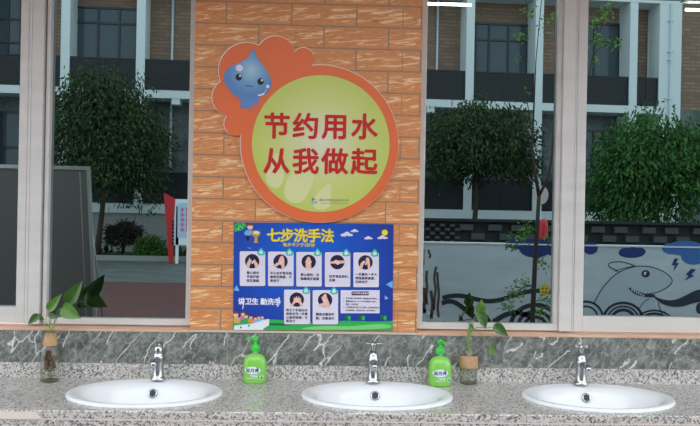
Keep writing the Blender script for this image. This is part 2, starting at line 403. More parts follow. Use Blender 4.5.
MB().box(S0, sP1, -.02, 7, zbm, ZROOF+.1).build('roof_beam', M_BWHITE, bl, bxf)
for c in cols: MB().box(c, c+CW, -.01, T1+.13, zg0, zbm).build('column', M_BWHITE, bl, bxf)
MB().box(sP0, sP1, -.01, T1+.13, zg0, zbm).build('column', M_BWHITE, bl, bxf)
for pxp in (437, 648, 172):
    s_, _ = bs(pxp, 60, T1+.05); MB().tube([(s_, T1+.05, zg1), (s_, T1+.05, zbm)], .045, 8).build('downpipe', M_PIPE, bl, bxf)
m = MB(); s_, _ = bs(670, 60, -.06); m.tube([(s_, -.06, .1), (s_, -.06, zbm)], .03, 8)
for zz in (3, 4.3, 5.8, 7.2, 7.5, 8.6): m.box(s_-.1, s_+.1, -.07, -.0, zz, zz+.03)
m.build('downpipe', M_PIPE, bl, bxf)
# bracket block under the slab
a, zt_ = bs(171.5, 98)
for a in (bs(171.5, 98)[0], bs(427, 108)[0]): MB().box(a, a+.28, .02, .5, zs0-.2, zs0).build('bracket', M_BWHITE, bl, bxf)
edges = cols+[sP0]
for i in range(len(edges)-1):
    a, b = edges[i]+CW, edges[i+1]
    for z0, z1 in ((zs1, zr1), (zg1, zgr)):
        m = MB(); n = 15
        for k in range(n): z = z0+.03+(z1-z0-.08)*k/(n-1); m.box(a, b, .06, .085, z, z+.042)
        m.box(a, b, .05, .095, z1-.045, z1)
        for p in (a, (a+b)/2-.02, b-.04): m.box(p, p+.04, .045, .10, z0, z1-.045)
        m.box(a, b, .09, .095, z0, z1-.05)
        m.build('railing', M_RAIL, bl, bxf)
def bwin(s0, s1, z0, z1, mull, trans):
    f = MB(); t0 = T1+.06; fw = .07
    f.box(s0, s1, t0, t0+.08, z0, z0+fw); f.box(s0, s1, t0, t0+.08, z1-fw, z1); f.box(s0, s0+fw, t0, t0+.08, z0, z1); f.box(s1-fw, s1, t0, t0+.08, z0, z1)
    for q in mull: f.box(s0+(s1-s0)*q-.035, s0+(s1-s0)*q+.035, t0+.002, t0+.08, z0+fw, z1-fw)
    for q in trans: f.box(s0+fw, s1-fw, t0+.004, t0+.08, z0+(z1-z0)*q-.035, z0+(z1-z0)*q+.035)
    fr = f.build('window', M_WFR, bl, bxf)
    MB().box(s0+fw, s1-fw, t0+.05, t0+.06, z0+fw, z1-fw).build('pane', M_WGL, fr, bxf)
t1 = T1+.06
zw1 = bs(500, 23, t1)[1]
bwin(bs(73, 60, t1)[0], bs(137, 60, t1)[0], zs1, bs(100, 6.5, t1)[1], (.38, .71), (.81,))
bwin(bs(475, 60, t1)[0], bs(528.5, 60, t1)[0], zs1, zw1, (.26, .62), (.79,))
bwin(bs(566, 60, t1)[0], bs(620, 60, t1)[0], zs1, bs(600, 23, t1)[1], (.22, .52), (.79,))
bwin(bs(-40, 60, t1)[0], bs(21, 60, t1)[0], zs1, zw1+.2, (.2, .45, .78), (.5, .75))
bwin(bs(566, 140, t1)[0], bs(612, 140, t1)[0], zg1, bs(600, 130, t1)[1], (.2, .4, .6, .8), (.5, .8))
bwin(bs(-40, 140, t1)[0], bs(50, 140, t1)[0], zg1, zs0-.5, (.2, .45, .7), (.6,))

# ---- trees and shrubs
def leaf_mat(name, cols):
    m = mat(name, srgb(*cols[1]), .85); t = NT(m)
    rnd = t.n('ShaderNodeNewGeometry').outputs['Random Per Island']
    t.link(t.ramp(rnd, [(0, srgb(*cols[0])), (.5, srgb(*cols[1])), (1, srgb(*cols[2]))]), t.b.inputs['Base Color']); return m
M_LEAFD = leaf_mat('dark_green_leaf', [(28, 44, 20), (42, 62, 28), (64, 88, 42)])
M_LEAFM = leaf_mat('mid_green_leaf', [(30, 64, 24), (46, 90, 32), (72, 122, 48)])
M_LEAFP = leaf_mat('purple_brown_leaf', [(40, 36, 34), (58, 50, 46), (74, 64, 54)])
M_LEAFB = leaf_mat('bright_green_leaf', [(48, 80, 30), (66, 104, 42), (88, 128, 56)])
M_BARK = mat('dark_bark', srgb(66, 56, 48), .9)
def leaves(mb, rng, c, rad, n, ll, lw, droop, clumps=110, bottom=-.75):
    cl = []
    while len(cl) < clumps:
        d = Vector((rng.gauss(0, 1), rng.gauss(0, 1), rng.gauss(0, 1))).normalized()
        if d.z < bottom: continue
        r = rng.uniform(.62, .98)
        r *= (1/max(math.hypot(d.x, d.y), abs(d.z)))**(.55 if d.z < 0 else 0); cl.append((Vector((d.x*rad[0]*r, d.y*rad[1]*r, d.z*rad[2]*r)), d))
    for i in range(n):
        o, d = cl[i % clumps] if rng.random() < .85 else (Vector((rng.uniform(-.6, .6)*rad[0], rng.uniform(-.6, .6)*rad[1], rng.uniform(-.5, .6)*rad[2])), Vector((0, 0, 1)))
        s = min(rad)*.2
        p = Vector(c)+o+Vector((rng.gauss(0, s), rng.gauss(0, s), rng.gauss(0, s*.8)))
        a = Vector((d.x*.6+rng.gauss(0, .5), d.y*.6+rng.gauss(0, .5), rng.gauss(0, .45)-droop)).normalized()
        side = a.cross(Vector((rng.gauss(0, 1), rng.gauss(0, 1), rng.gauss(0, 1)))).normalized()
        l = ll*rng.uniform(.7, 1.25); wd = lw*rng.uniform(.8, 1.2)
        mb.add([p, p+a*l*.45+side*wd*.5, p+a*l, p+a*l*.45-side*wd*.5], [(0, 1, 2, 3)])
def tree(name, label, cx, ctop, cbot, halfw, d, tx, lm, seed, n=6500, droop=.9, cat='tree', ll=.17, lw=.055, base=.06, group=None):
    rng = random.Random(seed)
    c = V(cx, (ctop+cbot)/2, d); k = d/F; rz = (cbot-ctop)/2*k; rx = halfw*k
    root = V(tx, 250, d); r = empty(name, (root.x, root.y, base), label=label, cat=cat, group=group)
    mb = MB(); leaves(mb, rng, c, (rx*.88, rx*.88, rz*.9), n, ll, lw, droop)
    mb.build('foliage', lm, r, recalc=False)
    t = MB(); top = Vector((c.x, c.y, c.z-rz*.1))
    b = Vector((root.x, root.y, base)); mid = b.lerp(top, .5)+Vector((.05, 0, 0))
    t.tube([b, b.lerp(mid, .5), mid, top], [.10, .085, .075, .05], 8)
    for q in range(6):
        a = q*1.05+seed; t.tube([mid.lerp(top, .1+.1*q), Vector((c.x+math.cos(a)*rx*.55, c.y+math.sin(a)*rx*.55, c.z+rz*(.1*q-.25)))], [.04, .015], 6)
    t.build('trunk', M_BARK, r); return r
tree('round_tree', 'dark leafy tree with drooping leaves by the display board', 106, 68, 216, 62, 21.8, 97, M_LEAFD, 3, 19000)
tree('round_tree', 'broad dark tree in front of the balcony, mirrored in the narrow pane', 478, 100, 190, 64, 21.8, 471, M_LEAFD, 5, 15000)
tree('round_tree', 'bushy brighter green tree behind the painted shark wall', 652, 108, 243, 65, 20, 661, M_LEAFM, 9, 20000)
def shrub(label, cx, cy, rx, ry, d, lm, seed, n, ll, lw):
    rng = random.Random(seed); c = V(cx, cy, d); k = d/F
    r = empty('clipped_shrub', (c.x, c.y, .06), label=label, cat='shrub')
    mb = MB(); leaves(mb, rng, c, (rx*k*.9, rx*k*.9, ry*k*.9), n, ll, lw, -.1, 60, -.95); mb.build('foliage', lm, r, recalc=False)
    MB().tube([(c.x, c.y, .06), c], .05, 6).build('stem', M_BARK, r)
shrub('dark purplish ball-shaped shrub in the planted strip', 123.5, 234, 18, 13, 22.6, M_LEAFP, 11, 4500, .09, .05)
shrub('bright green ball-shaped shrub in front of the dark one', 150, 249, 15.5, 13.5, 21.9, M_LEAFB, 12, 4500, .08, .045)
mb = MB(); rng = random.Random(4)
for i in range(2600):
    p = Vector((rng.uniform(-13, 13), yv(rng.uniform(21.5, 23.2)), .06))
    if any((p.x-q.location.x)**2+(p.y-q.location.y)**2 < .7**2 for q in COL.objects if q.type == 'EMPTY' and q.name[:5] in ('round', 'clipp')): continue
    h = rng.uniform(.12, .45)
    a = Vector((rng.gauss(0, .12), rng.gauss(0, .12), h)); sd = Vector((rng.gauss(0, 1), rng.gauss(0, 1), 0)).normalized()*.07
    mb.add([p-sd*.4, p+a*.5+sd, p+a, p+a*.5-sd], [(0, 1, 2, 3)])
tag(mb.build('undergrowth', M_LEAFD, recalc=False), 'low leafy plants growing along the kerb', 'plants', kind='stuff')

# ---- leaning display board (mirrored in the left window)
M_BOARD = mat('grey_board', srgb(118, 121, 116), .6); M_SILVER = mat('silver_edge', srgb(206, 216, 218), .3, .6)
d0 = 7.0; tr = V(90, 166.5, d0); brt = V(96.5, 320, d0*1.03); 
drc = (brt-tr); bot = tr+drc*(tr.z/(-drc.z))        # down to the ground
bd = empty('display_board', (bot.x-.7, bot.y, 0), label='grey display board with silver edge leaning in the yard', cat='board')
def bq(sx, q, off):                              # sx along the top (to -x), q down
    p = tr.lerp(bot, q); return Vector((p.x-sx, p.y+off, p.z))
def slab(mb, s0, s1, q0, q1, o0, o1, mi=0):
    vs = [bq(s, q, o) for s in (s0, s1) for q in (q0, q1) for o in (o0, o1)]
    mb.add(vs, [(0, 1, 3, 2), (4, 6, 7, 5), (0, 4, 5, 1), (2, 3, 7, 6), (0, 2, 6, 4), (1, 5, 7, 3)], mi)
m = MB(); slab(m, .03, 1.57, .02, .97, -.008, .008); m.build('panel', M_BOARD, bd)
m = MB(); slab(m, 0, 1.6, 0, .018, -.018, .018); slab(m, 0, .03, .018, 1, -.018, .018); slab(m, 1.57, 1.6, .018, 1, -.018, .018); slab(m, .03, 1.57, .97, .99, -.018, .018)
m.build('frame', M_SILVER, bd)
m = MB(); slab(m, .09, .10, .03, .96, .008, .011); m.build('edge_line', M_SILVER, bd)
m = MB()
for sx in (.05, 1.5):
    p = bq(sx, .1, -.02); MB().tube([p, Vector((p.x, p.y-.75, 0.0))], .012, 6).build('prop', M_SILVER, bd)

# ---- red and white notice stand
M_RPOST = mat('red_sign_metal', srgb(196, 30, 34), .4); M_NWHITE = mat('white_sign_sheet', srgb(236, 240, 244), .5); M_NBLUE = mat('pale_blue_print', srgb(188, 210, 236), .5); M_NPINK = mat('pink_print', srgb(220, 120, 140), .5); M_INK = mat('dark_ink', srgb(30, 28, 44), .6)
dn = 20.4; yn = V(180, 210, dn).y
def nz(pts): return [(p.x, p.z) for p in (V(a, b, dn) for a, b in pts)]
ns = empty('notice_stand', (V(176, 230, dn).x, yn, 0), label='red and white notice stand by the planted strip', cat='notice stand')
pp = nz([(164, 193), (175.5, 199), (174.5, 216), (173, 262), (169, 262), (166.5, 222)]); pp[3] = (pp[3][0], 0); pp[4] = (pp[4][0], 0)
MB().prism(pp, yn-.05, yn+.05).build('red_wing', M_RPOST, ns)
q = nz([(174.8, 199), (212, 200), (212, 246), (173.4, 245)])
m = MB().prism(q, yn-.03, yn+.03); z0 = .0
m.box(q[1][0]-.12, q[1][0]-.04, yn-.03, yn+.03, 0, q[1][1]-.2); m.box(q[0][0]+.05, q[0][0]+.13, yn-.03, yn+.03, 0, q[0][1]-.2)
m.build('white_board', M_NWHITE, ns)
m = MB(); m.flat(nz([(178, 203), (208, 203.5), (208, 238), (177.5, 237.5)]), yn+.033, 0)
for k in range(5):
    for c in range(2): m.flat(nz([(181+c*5, 208+k*5), (184+c*5, 208+k*5), (184+c*5, 211.5+k*5), (181+c*5, 211.5+k*5)]), yn+.036, 1)
m.build('printed_sheet', [M_NBLUE, M_NPINK], ns)
m = MB()
for k in range(7):
    p = V(173.3-.012*k, 221.5+k*3.6, dn); m.box(p.x-.035, p.x+.035, yn+.05, yn+.054, p.z-.034, p.z+.034)
m.build('lettering', M_INK, ns)

# ---- painted wall with the shark
dm = 9.0; ym = V(500, 280, dm).y
M_MWALL = mat('pale_blue_painted_wall', srgb(176, 192, 200), .8); t = NT(M_MWALL); t.link(t.ramp(t.noise(t.map(t.co(), (.7, 1, 3)), 2, 4), [(.3, srgb(184, 196, 202)), (.7, srgb(206, 216, 220))]), t.b.inputs['Base Color'])
MP = [M_MWALL, mat('mural_black', srgb(44, 52, 64), .7), mat('mural_navy', srgb(34, 54, 120), .7), mat('mural_blue', srgb(60, 110, 176), .7), mat('mural_white', srgb(222, 228, 230), .7), mat('mural_yellow', srgb(226, 190, 40), .7), mat('mural_brown', srgb(92, 72, 70), .7), mat('mural_grey_blue', srgb(182, 198, 206), .7)]
def mz(a, b): p = V(a, b, dm); return (p.x, p.z)
ma = mz(421, 243.2); mc = mz(760, 247)
mw = empty('painted_wall', ((ma[0]+mc[0])/2, ym, 0), label='low garden wall painted with a smiling shark, waves and clouds', cat='painted wall')
MB().box(ma[0]-.3, mc[0], ym-.14, ym, 0, ma[1]).build('wall_body', M_MWALL, mw)
MB().box(ma[0]-.32, mc[0], ym-.16, ym+.012, ma[1], ma[1]+.018).build('coping', MP[4], mw)
def A(x, y): return (560+x/3.55, 220+y/3.55)      # sheet coordinates of the right part
def Bq(x, y): return (400+x/3.55, 220+y/3.55)     # and of the left part
yy = ym+.002
def mconv(a, b): return mz(a, b)
def fill(mb, pts, off, mi, k=2): mb.flat([mz(a, b) for a, b in (smooth(pts, k) if k else pts)], ym+off, mi)
def line(mb, pts, w, mi, off=.004, k=2): add_stroke(mb, smooth(pts, k, False) if k else pts, w, ym+off, mi, mz)
m = MB()
body = [A(*p) for p in [(118, 292), (148, 236), (200, 184), (262, 162), (320, 164), (370, 184), (399, 212), (382, 236), (340, 256), (325, 268), (345, 330), (275, 332), (220, 335), (130, 330)]]
fill(m, body, .002, 7)
line(m, [A(*p) for p in [(118, 292), (148, 236), (200, 184), (262, 162), (320, 164), (370, 184), (399, 212), (382, 236), (340, 258), (300, 262)]], .9, 1)
line(m, [A(*p) for p in [(204, 182), (165, 163), (172, 150), (218, 146), (262, 162)]], .9, 1)
line(m, [A(*p) for p in [(190, 182), (212, 172), (262, 162)]], .6, 1)
fill(m, [A(*p) for p in [(235, 234), (262, 248), (300, 262), (335, 262), (330, 275), (290, 272), (252, 258)]], .005, 1)
for k in range(6): x = 248+k*8; m.flat([mz(*A(x, 243+k*4)), mz(*A(x+7, 245+k*4)), mz(*A(x+3, 253+k*4))], ym+.007, 4)
fill(m, [A(*p) for p in ell(300, 190, 15, 13, 20)], .005, 1, 0); fill(m, [A(*p) for p in ell(299, 189, 6, 6, 12)], .007, 4, 0); fill(m, [A(*p) for p in ell(303, 191, 4, 5, 12)], .008, 1, 0)
line(m, [A(*p) for p in [(275, 318), (290, 292), (312, 278)]], .8, 1); line(m, [A(*p) for p in [(343, 292), (352, 315), (360, 340)]], .9, 1)
m.build('shark_painting', MP, mw, recalc=False)
m = MB()
fill(m, [A(*p) for p in [(320, 262), (352, 280), (400, 286), (450, 262), (480, 246), (540, 238), (540, 285), (470, 292), (430, 308), (380, 306), (345, 290)]], .0055, 1)
for q, ww in ((66, 2.6), (52, 1.8), (38, 3.2)): line(m, [A(220+q*1.05*math.cos(a), 352+q*.9*math.sin(a)) for a in [PI+PI*i/12 for i in range(13)]], ww, 1, k=0)
for q, ww in ((60, 2.2), (42, 1.8)): line(m, [A(88+q*math.cos(a), 345+q*.95*math.sin(a)) for a in [PI+PI*i/12 for i in range(13)]], ww, 1, k=0)
for q, ww in ((70, 1.8), (55, 2.4), (38, 1.5)): line(m, [A(330+q*math.cos(a), 372+q*.75*math.sin(a)) for a in [PI+PI*i/12 for i in range(13)]], ww, 1, k=0)
fill(m, [A(*p) for p in ell(492, 312, 14, 20, 20)], .005, 1, 0)
line(m, [Bq(*p) for p in [(150, 276), (185, 268), (220, 268), (265, 280), (315, 290), (365, 282), (410, 264), (460, 252), (520, 250), (620, 262)]], 4.4, 1)
line(m, [Bq(*p) for p in [(148, 296), (175, 286), (205, 296), (235, 322), (265, 345), (300, 372)]], 4.6, 1)
line(m, [Bq(*p) for p in [(330, 362), (372, 336), (410, 326), (450, 336), (470, 350)]], 5, 1)
for q, ww in ((88, 4.4), (62, 3.6), (40, 3.4)): line(m, [Bq(480+q*math.cos(a), 380+q*.9*math.sin(a)) for a in [PI+PI*i/12 for i in range(13)]], ww, 1, k=0)
m.build('wave_painting', MP, mw, recalc=False)
m = MB()
def cloud(mb, conv, cs, mi):
    for i, (x, y, rx, ry) in enumerate(cs): mb.flat([mz(*conv(*p)) for p in ell(x, y, rx, ry, 24)], ym+.002+.0004*i, mi)
cloud(m, A, [(250, 118, 46, 16), (228, 112, 22, 14), (255, 108, 25, 12), (280, 112, 20, 14)], 2)
cloud(m, A, [(440, 100, 70, 26), (400, 102, 42, 20), (470, 128, 45, 30), (500, 118, 60, 34), (540, 108, 40, 30), (380, 96, 18, 14)], 3)
cloud(m, A, [(105, 100, 26, 22), (88, 96, 20, 18)], 2)
cloud(m, Bq, [(420, 82, 44, 22), (480, 100, 58, 34), (540, 92, 36, 34), (600, 95, 50, 28)], 2)
for pts in ([(402, 136), (416, 136), (408, 152), (418, 152), (398, 182), (403, 160), (392, 160)], [(462, 172), (478, 176), (462, 192), (472, 198), (436, 214), (452, 198), (442, 192)]): m.flat([mz(*A(*p)) for p in pts], ym+.004, 2)
m.build('cloud_painting', MP, mw, recalc=False)
m = MB(); fill(m, [Bq(*p) for p in ell(513, 247, 18, 19, 24)], .006, 5, 0)
for x in (506, 519): fill(m, [Bq(*p) for p in ell(x, 243, 3, 4, 10)], .007, 1, 0)
line(m, [Bq(*p) for p in [(503, 253), (513, 260), (523, 252)]], .8, 1, .007)
m.build('yellow_ball_painting', MP, mw, recalc=False)
m = MB()
for x, y0, y1, ww in ((88, 240, 330, 3.5), (97, 180, 300, 2.5), (106, 105, 135, 2), (112, 250, 350, 3), (124, 165, 320, 2.2), (136, 185, 345, 2.4), (84, 105, 200, 1.6)):
    line(m, [Bq(x+RND.uniform(-5, 5), y0+(y1-y0)*i/4) for i in range(5)], ww, 6)
line(m, [Bq(80, 318), Bq(110, 335), Bq(150, 362)], 2.5, 4)
m.build('brown_brush_painting', MP, mw, recalc=False)
# ---- lattice fence of grey blocks behind the painted wall
dl = 13.0; yl = V(500, 235, dl).y; a = V(424, 219.5, dl); b = V(760, 232, dl)
lf = empty('block_fence', ((a.x+b.x)/2, yl, 0), label='dark openwork block fence behind the painted wall', cat='fence')
M_BLK = mat('grey_block', srgb(74, 80, 80), .9); M_DKB = mat('dark_block', srgb(44, 48, 48), .9)
MB().box(a.x-.6, b.x, yl-.2, yl-.1, 0, a.z-.02).build('back_panel', M_DKB, lf)
MB().box(a.x-.6, b.x, yl-.2, yl+.02, a.z-.02, a.z+.03).build('top_rail', M_DKB, lf)
m = MB(); x = a.x-.6; k = 0
while x < b.x-.4:
    small = x < a.x+.55; sx_, sz_, nr = (.085, .075, 13) if small else (.24, .165, 6)
    for r_ in range(nr):
        xx = x+((.09 if small else .21) if r_ % 2 else 0); m.box(xx, xx+sx_, yl-.1, yl-.02, a.z-.07-sz_*(r_+.66), a.z-.07-sz_*r_)
    x += .18 if small else .42+.1*(k % 2); k += 1
m.build('blocks', M_BLK, lf)
# ---- round sign plate behind the sapling
dr = 15.0; c = V(541, 195, dr)
rs = empty('round_sign', (c.x, c.y, 0), label='small round beige sign plate on a pole behind the sapling', cat='sign')
k = dr/F
MB().prism([(c.x+7.5*k*math.cos(2*PI*i/32), c.z+9.5*k*math.sin(2*PI*i/32)) for i in range(32)], c.y-.01, c.y+.01).build('plate', mat('beige_plate', srgb(190, 176, 168), .6), rs)
MB().tube([(c.x, c.y-.04, 0), (c.x, c.y-.04, c.z)], .025, 8).build('pole', M_PIPE, rs)
dq = 11.6; c = V(543.5, 224, dq); rb = empty('red_bin', (c.x, c.y, 0), label='red round topped litter bin behind the painted wall', cat='bin')
MB().lathe([(.06, 0), (.07, .1), (.07, c.z-.02), (.06, c.z+.05), (.03, c.z+.08), (.001, c.z+.085)], (c.x, c.y, 0), 20).build('bin_body', M_RPOST, rb)
MB().lathe([(.0715, .45), (.074, .46), (.074, .56), (.0715, .57)], (c.x, c.y, 0), 20, cap0=False, cap1=False).build('band', M_NWHITE, rb)

# ---- saplings in front of the painted wall
M_LEAFS = leaf_mat('fresh_green_leaf', [(66, 106, 42), (92, 136, 54), (124, 164, 76)])
def sprig(mb, rng, c, n, s, ll):
    for i in range(n):
        p = Vector(c)+Vector((rng.gauss(0, s), rng.gauss(0, s), rng.gauss(0, s*.75)))
        a = Vector((rng.gauss(0, 1), rng.gauss(0, .6), rng.gauss(-.35, .5))).normalized(); sd = a.cross(Vector((rng.gauss(0, .4), 1, rng.gauss(0, .4)))).normalized()
        l = ll*rng.uniform(.7, 1.3); mb.add([p, p+a*l*.5+sd*l*.22, p+a*l, p+a*l*.5-sd*l*.22], [(0, 1, 2, 3)])
ds = 8.2; rng = random.Random(21)
def sp(a, b, dd=0): return V(a, b, ds+dd)
b0 = sp(531.5, 335); b0.z = 0
sg = empty('sapling', (b0.x, b0.y, 0), label='thin dark sapling with forked top and light green sprigs', cat='sapling')
m = MB(); f = sp(539, 196)
m.tube([b0, sp(532.5, 320), sp(535, 262), sp(537, 230), f], [.032, .03, .027, .025, .022], 8)
m.tube([f, sp(535, 172), sp(532, 150), sp(536, 60), sp(541, 5), sp(546, -40)], [.024, .021, .015, .006, .005, .003], 6)
m.tube([f, sp(548, 178), sp(552, 155), sp(554, 110), sp(556, 20)], [.020, .016, .011, .005, .004], 6)
m.tube([sp(538, 225), sp(528, 235), sp(520, 238)], [.008, .005, .003], 5); m.tube([sp(534, 285), sp(522, 288), sp(514, 292)], [.008, .005, .003], 5); m.tube([sp(535, 262), sp(545, 250), sp(550, 240)], [.007, .005, .003], 5)
m.tube([sp(533, 140), sp(524, 80), sp(527, 20), sp(525, -10)], [.006, .004, .003, .002], 5)
m.build('trunk', M_BARK, sg)
m = MB()
for px, py, n, s in ((519, 236, 44, .055), (512, 246, 22, .045), (527, 228, 30, .05), (548, 238, 30, .05), (516, 292, 46, .06), (508, 305, 30, .05), (524, 283, 30, .05), (545, 262, 24, .05), (549, 300, 34, .06), (540, 310, 30, .05), (527, 12, 22, .05), (523, 36, 20, .05), (526, 92, 6, .03), (521, 58, 6, .03), (552, 18, 14, .05), (543, 28, 8, .05)):
    sprig(m, rng, sp(px, py), int(n*1.5), s, .042)
m.build('foliage', M_LEAFS, sg, recalc=False)
b1 = sp(576, 335, .3); b1.z = 0
sg = empty('sapling', (b1.x, b1.y, 0), label='slim twig of light leaves reaching up past the window post', cat='sapling')
m = MB(); m.tube([b1, sp(577, 220, .3), sp(580, 120, .3), sp(592, 55, .3), sp(603, 20, .3), sp(608, -10, .3)], [.018, .015, .01, .007, .005, .003], 6)
m.tube([sp(592, 55, .3), sp(600, 48, .3), sp(614, 44, .3)], [.005, .004, .002], 5); m.tube([sp(598, 35, .3), sp(592, 18, .3)], [.004, .002], 5)
m.build('trunk', M_BARK, sg)
m = MB()
for px, py, n, s in ((603, 14, 30, .06), (594, 24, 22, .05), (608, 6, 16, .05), (600, 42, 22, .06), (612, 43, 18, .05), (593, 42, 14, .05), (593, 60, 8, .04)): sprig(m, rng, sp(px, py, .3), int(n*1.5), s, .045)
m.build('foliage', M_LEAFS, sg, recalc=False)

# ---- strip lights under the canopy edge
M_TUBE = mat('lit_tube', (1, 1, 1, 1), .5, Emission_Color=(1, .98, .95, 1), Emission_Strength=9.0)
zt0 = 2.885
for xc, lab in ((.33, 'white strip light under the canopy, above the poster'), (2.95, 'white strip light under the canopy, above the right window'), (-2.42, 'white strip light under the canopy, above the left window')):
    L = empty('strip_light', (xc, -1.28, 3.02), label=lab, cat='light', group='strip lights under the canopy')
    MB().box(xc-.62, xc+.62, -1.31, -1.25, zt0+.05, 2.975).build('batten', M_WHITEPL, L)
    for q in (-.54, .54): MB().box(xc+q-.01, xc+q+.01, -1.285, -1.275, 2.97, 3.02).build('hanger', M_WHITEPL, L)
    MB().tube([(xc-.6, -1.28, zt0), (xc+.6, -1.28, zt0)], .009, 10).build('tube', M_TUBE, L)

# ================================================================== the round sign
def pxm(px, py, y): k = P(px+1, py, y)-P(px, py, y); return k.length
YS = -.014
M_ORANGE = mat('orange_print', srgb(230, 112, 64), .35); M_FOAM = mat('white_foam_edge', srgb(226, 220, 214), .7)
M_LIME = mat('lime_print', srgb(206, 214, 118), .35); t = NT(M_LIME)
cs = P(322, 142, YS)
gr = t.n('ShaderNodeTexGradient', {0: t.map(t.co(), (1/.33,)*3)}, gradient_type='SPHERICAL').outputs[1]
t.link(t.ramp(gr, [(0, srgb(192, 206, 96)), (.45, srgb(208, 214, 134)), (1, srgb(226, 222, 200))]), t.b.inputs['Base Color'])
M_LEAFPR = mat('pale_leaf_print', srgb(219, 220, 160), .35); M_REDINK = mat('red_print', srgb(198, 14, 20), .55)
M_DROP = mat('blue_drop_print', srgb(74, 136, 204), .3); t = NT(M_DROP)
gr = t.n('ShaderNodeTexGradient', {0: t.map(t.co(), (1/.11,)*3)}, gradient_type='SPHERICAL').outputs[1]
t.link(t.ramp(gr, [(0, srgb(96, 138, 192)), (.5, srgb(116, 166, 208)), (1, srgb(176, 202, 222))]), t.b.inputs['Base Color'])
M_DROPD = mat('deep_blue_print', srgb(98, 140, 202), .3); M_HILITE = mat('pale_print', srgb(226, 226, 236), .3); M_EYE = mat('eye_print', srgb(30, 26, 34), .3)
M_WPR = mat('white_print', srgb(236, 236, 242), .35)
sgn = empty('round_sign_board', P(320, 222, 0), label='round orange and lime sign with red lettering and a blue water drop', cat='sign')
sgn.location.y = 0
circ = [(319.3, 143.6, 78.8), (275.5, 55, 19), (303, 58, 10.5), (246.5, 70.5, 28), (231, 97, 19), (236, 123.5, 12), (262, 90, 30)]
out = []
O = (285, 115)
for i in range(360):
    a = 2*PI*i/360; dx, dy = math.cos(a), math.sin(a); best = 0
    for x, y, r in circ:
        bx, by = x-O[0], y-O[1]; b = bx*dx+by*dy; cc = bx*bx+by*by-r*r; D = b*b-cc
        if D > 0: best = max(best, b+math.sqrt(D))
    out.append((O[0]+dx*best, O[1]+dy*best))
cut = [(O[0]+(x-O[0])*(1+.55/math.hypot(x-O[0], y-O[1])), O[1]+(y-O[1])*(1+.55/math.hypot(x-O[0], y-O[1]))) for x, y in out]
MB().prism(pz(cut, YS), YS, -.0005).build('board', M_FOAM, sgn)
MB().flat(pz([(a+.25, b+.3) for a, b in out], YS), YS-.0004).build('orange_face', M_ORANGE, sgn)
def PF(pts, y): return pz(pts, y)
o = MB().flat(pz(ell(320.7, 143.6, 68.8, 68.4, 96), YS), 0, 0)
for i, v in enumerate(o.v): v.y = 0
o2 = MB().add([(v.x-cs.x, 0, v.z-cs.z) for v in o.v], o.f).build('lime_disc', M_LIME); o2.location = Vector((cs.x, YS-.0012, cs.z))-sgn.location; o2.parent = sgn
m = MB(); m.flat(pz(smooth([(264, 182), (268, 162), (279, 150), (284, 166), (284, 182), (276, 190)], 3), YS), YS-.002); m.build('leaf_print', M_LEAFPR, sgn)
m = MB(); m.flat(pz(smooth([(283, 196), (286, 180), (296, 168), (312, 160), (317, 168), (312, 186), (304, 202), (292, 204)], 3), YS), YS-.002); m.build('leaf_print', M_LEAFPR, sgn)
m = MB(); m.flat(pz(smooth([(312, 210), (315, 195), (324, 186), (332, 182), (331, 200), (330, 209)], 3), YS), YS-.002); m.build('leaf_print', M_LEAFPR, sgn)
def upright(mb, s_, px, py, hpx, y, mi=0, off=0.0, align='CENTER', space=1.0):
    p = P(px, py, y); mb.text(s_, p.x, p.z, y, hpx*pxm(px, py, y), mi, off, align, space)
m = MB()
for c_, px in zip('节约用水', (276.9, 305.9, 335, 364.4)): upright(m, c_, px, 128.2+.0185*(px-320)*.4, 27.2, YS-.0025, 0, .026)
for c_, px in zip('从我做起', (276.6, 305.7, 334.8, 364.2)): upright(m, c_, px, 163.2+.0185*(px-320)*.4, 27.2, YS-.0025, 0, .026)
m.build('slogan_lettering', M_REDINK, sgn)
m = MB(); upright(m, '鹰花市塘边云盘中小学', 334, 200.4, 2.8, YS-.0025, 0, .0, space=1.12)
m.box(P(320.5, 203, YS).x, P(348.5, 203, YS).x, YS-.0025, YS-.002, P(334, 203.6, YS).z, P(334, 203.3, YS).z)
m.build('school_lettering', mat('slate_ink', srgb(92, 92, 120), .4), sgn)
m = MB(); m.flat(pz(smooth([(310.5, 202.3), (314, 201.8), (318, 202.8), (315, 203.8), (311, 203.7)], 2), YS), YS-.0025, 0); m.flat(pz(smooth([(311.3, 200.5), (312.6, 197), (313.5, 199), (313.4, 200.8)], 2), YS), YS-.0027, 1)
m.flat(pz(smooth([(313.2, 200.4), (314.8, 198.3), (316, 199.3), (314.6, 200.8)], 2), YS), YS-.0027, 2); m.flat(pz(smooth([(314.6, 201.8), (317.8, 201), (316.6, 202.4)], 2), YS), YS-.0027, 1)
m.build('emblem', [mat('sky_print', srgb(120, 180, 226), .4), mat('leaf_print_green', srgb(70, 140, 70), .4), mat('coral_print', srgb(226, 120, 80), .4)], sgn)
def S(x, y): return (205+x/5.32, 30+y/5.32)
dr_ = [S(*p) for p in [(257, 92), (264, 118), (290, 165), (322, 205), (346, 245), (356, 285), (345, 322), (312, 352), (270, 368), (228, 372), (180, 362), (138, 332), (110, 295), (98, 255), (106, 222), (132, 196), (172, 180), (208, 164), (234, 140), (248, 112)]]
dc = P(*S(245, 215), YS)
dm_ = MB().flat(pz(smooth(dr_, 2), YS), 0)
dob = MB().add([(v.x-dc.x, 0, v.z-dc.z) for v in dm_.v], dm_.f).build('water_drop', M_DROP); dob.location = Vector((dc.x, YS-.003, dc.z))-sgn.location; dob.parent = sgn
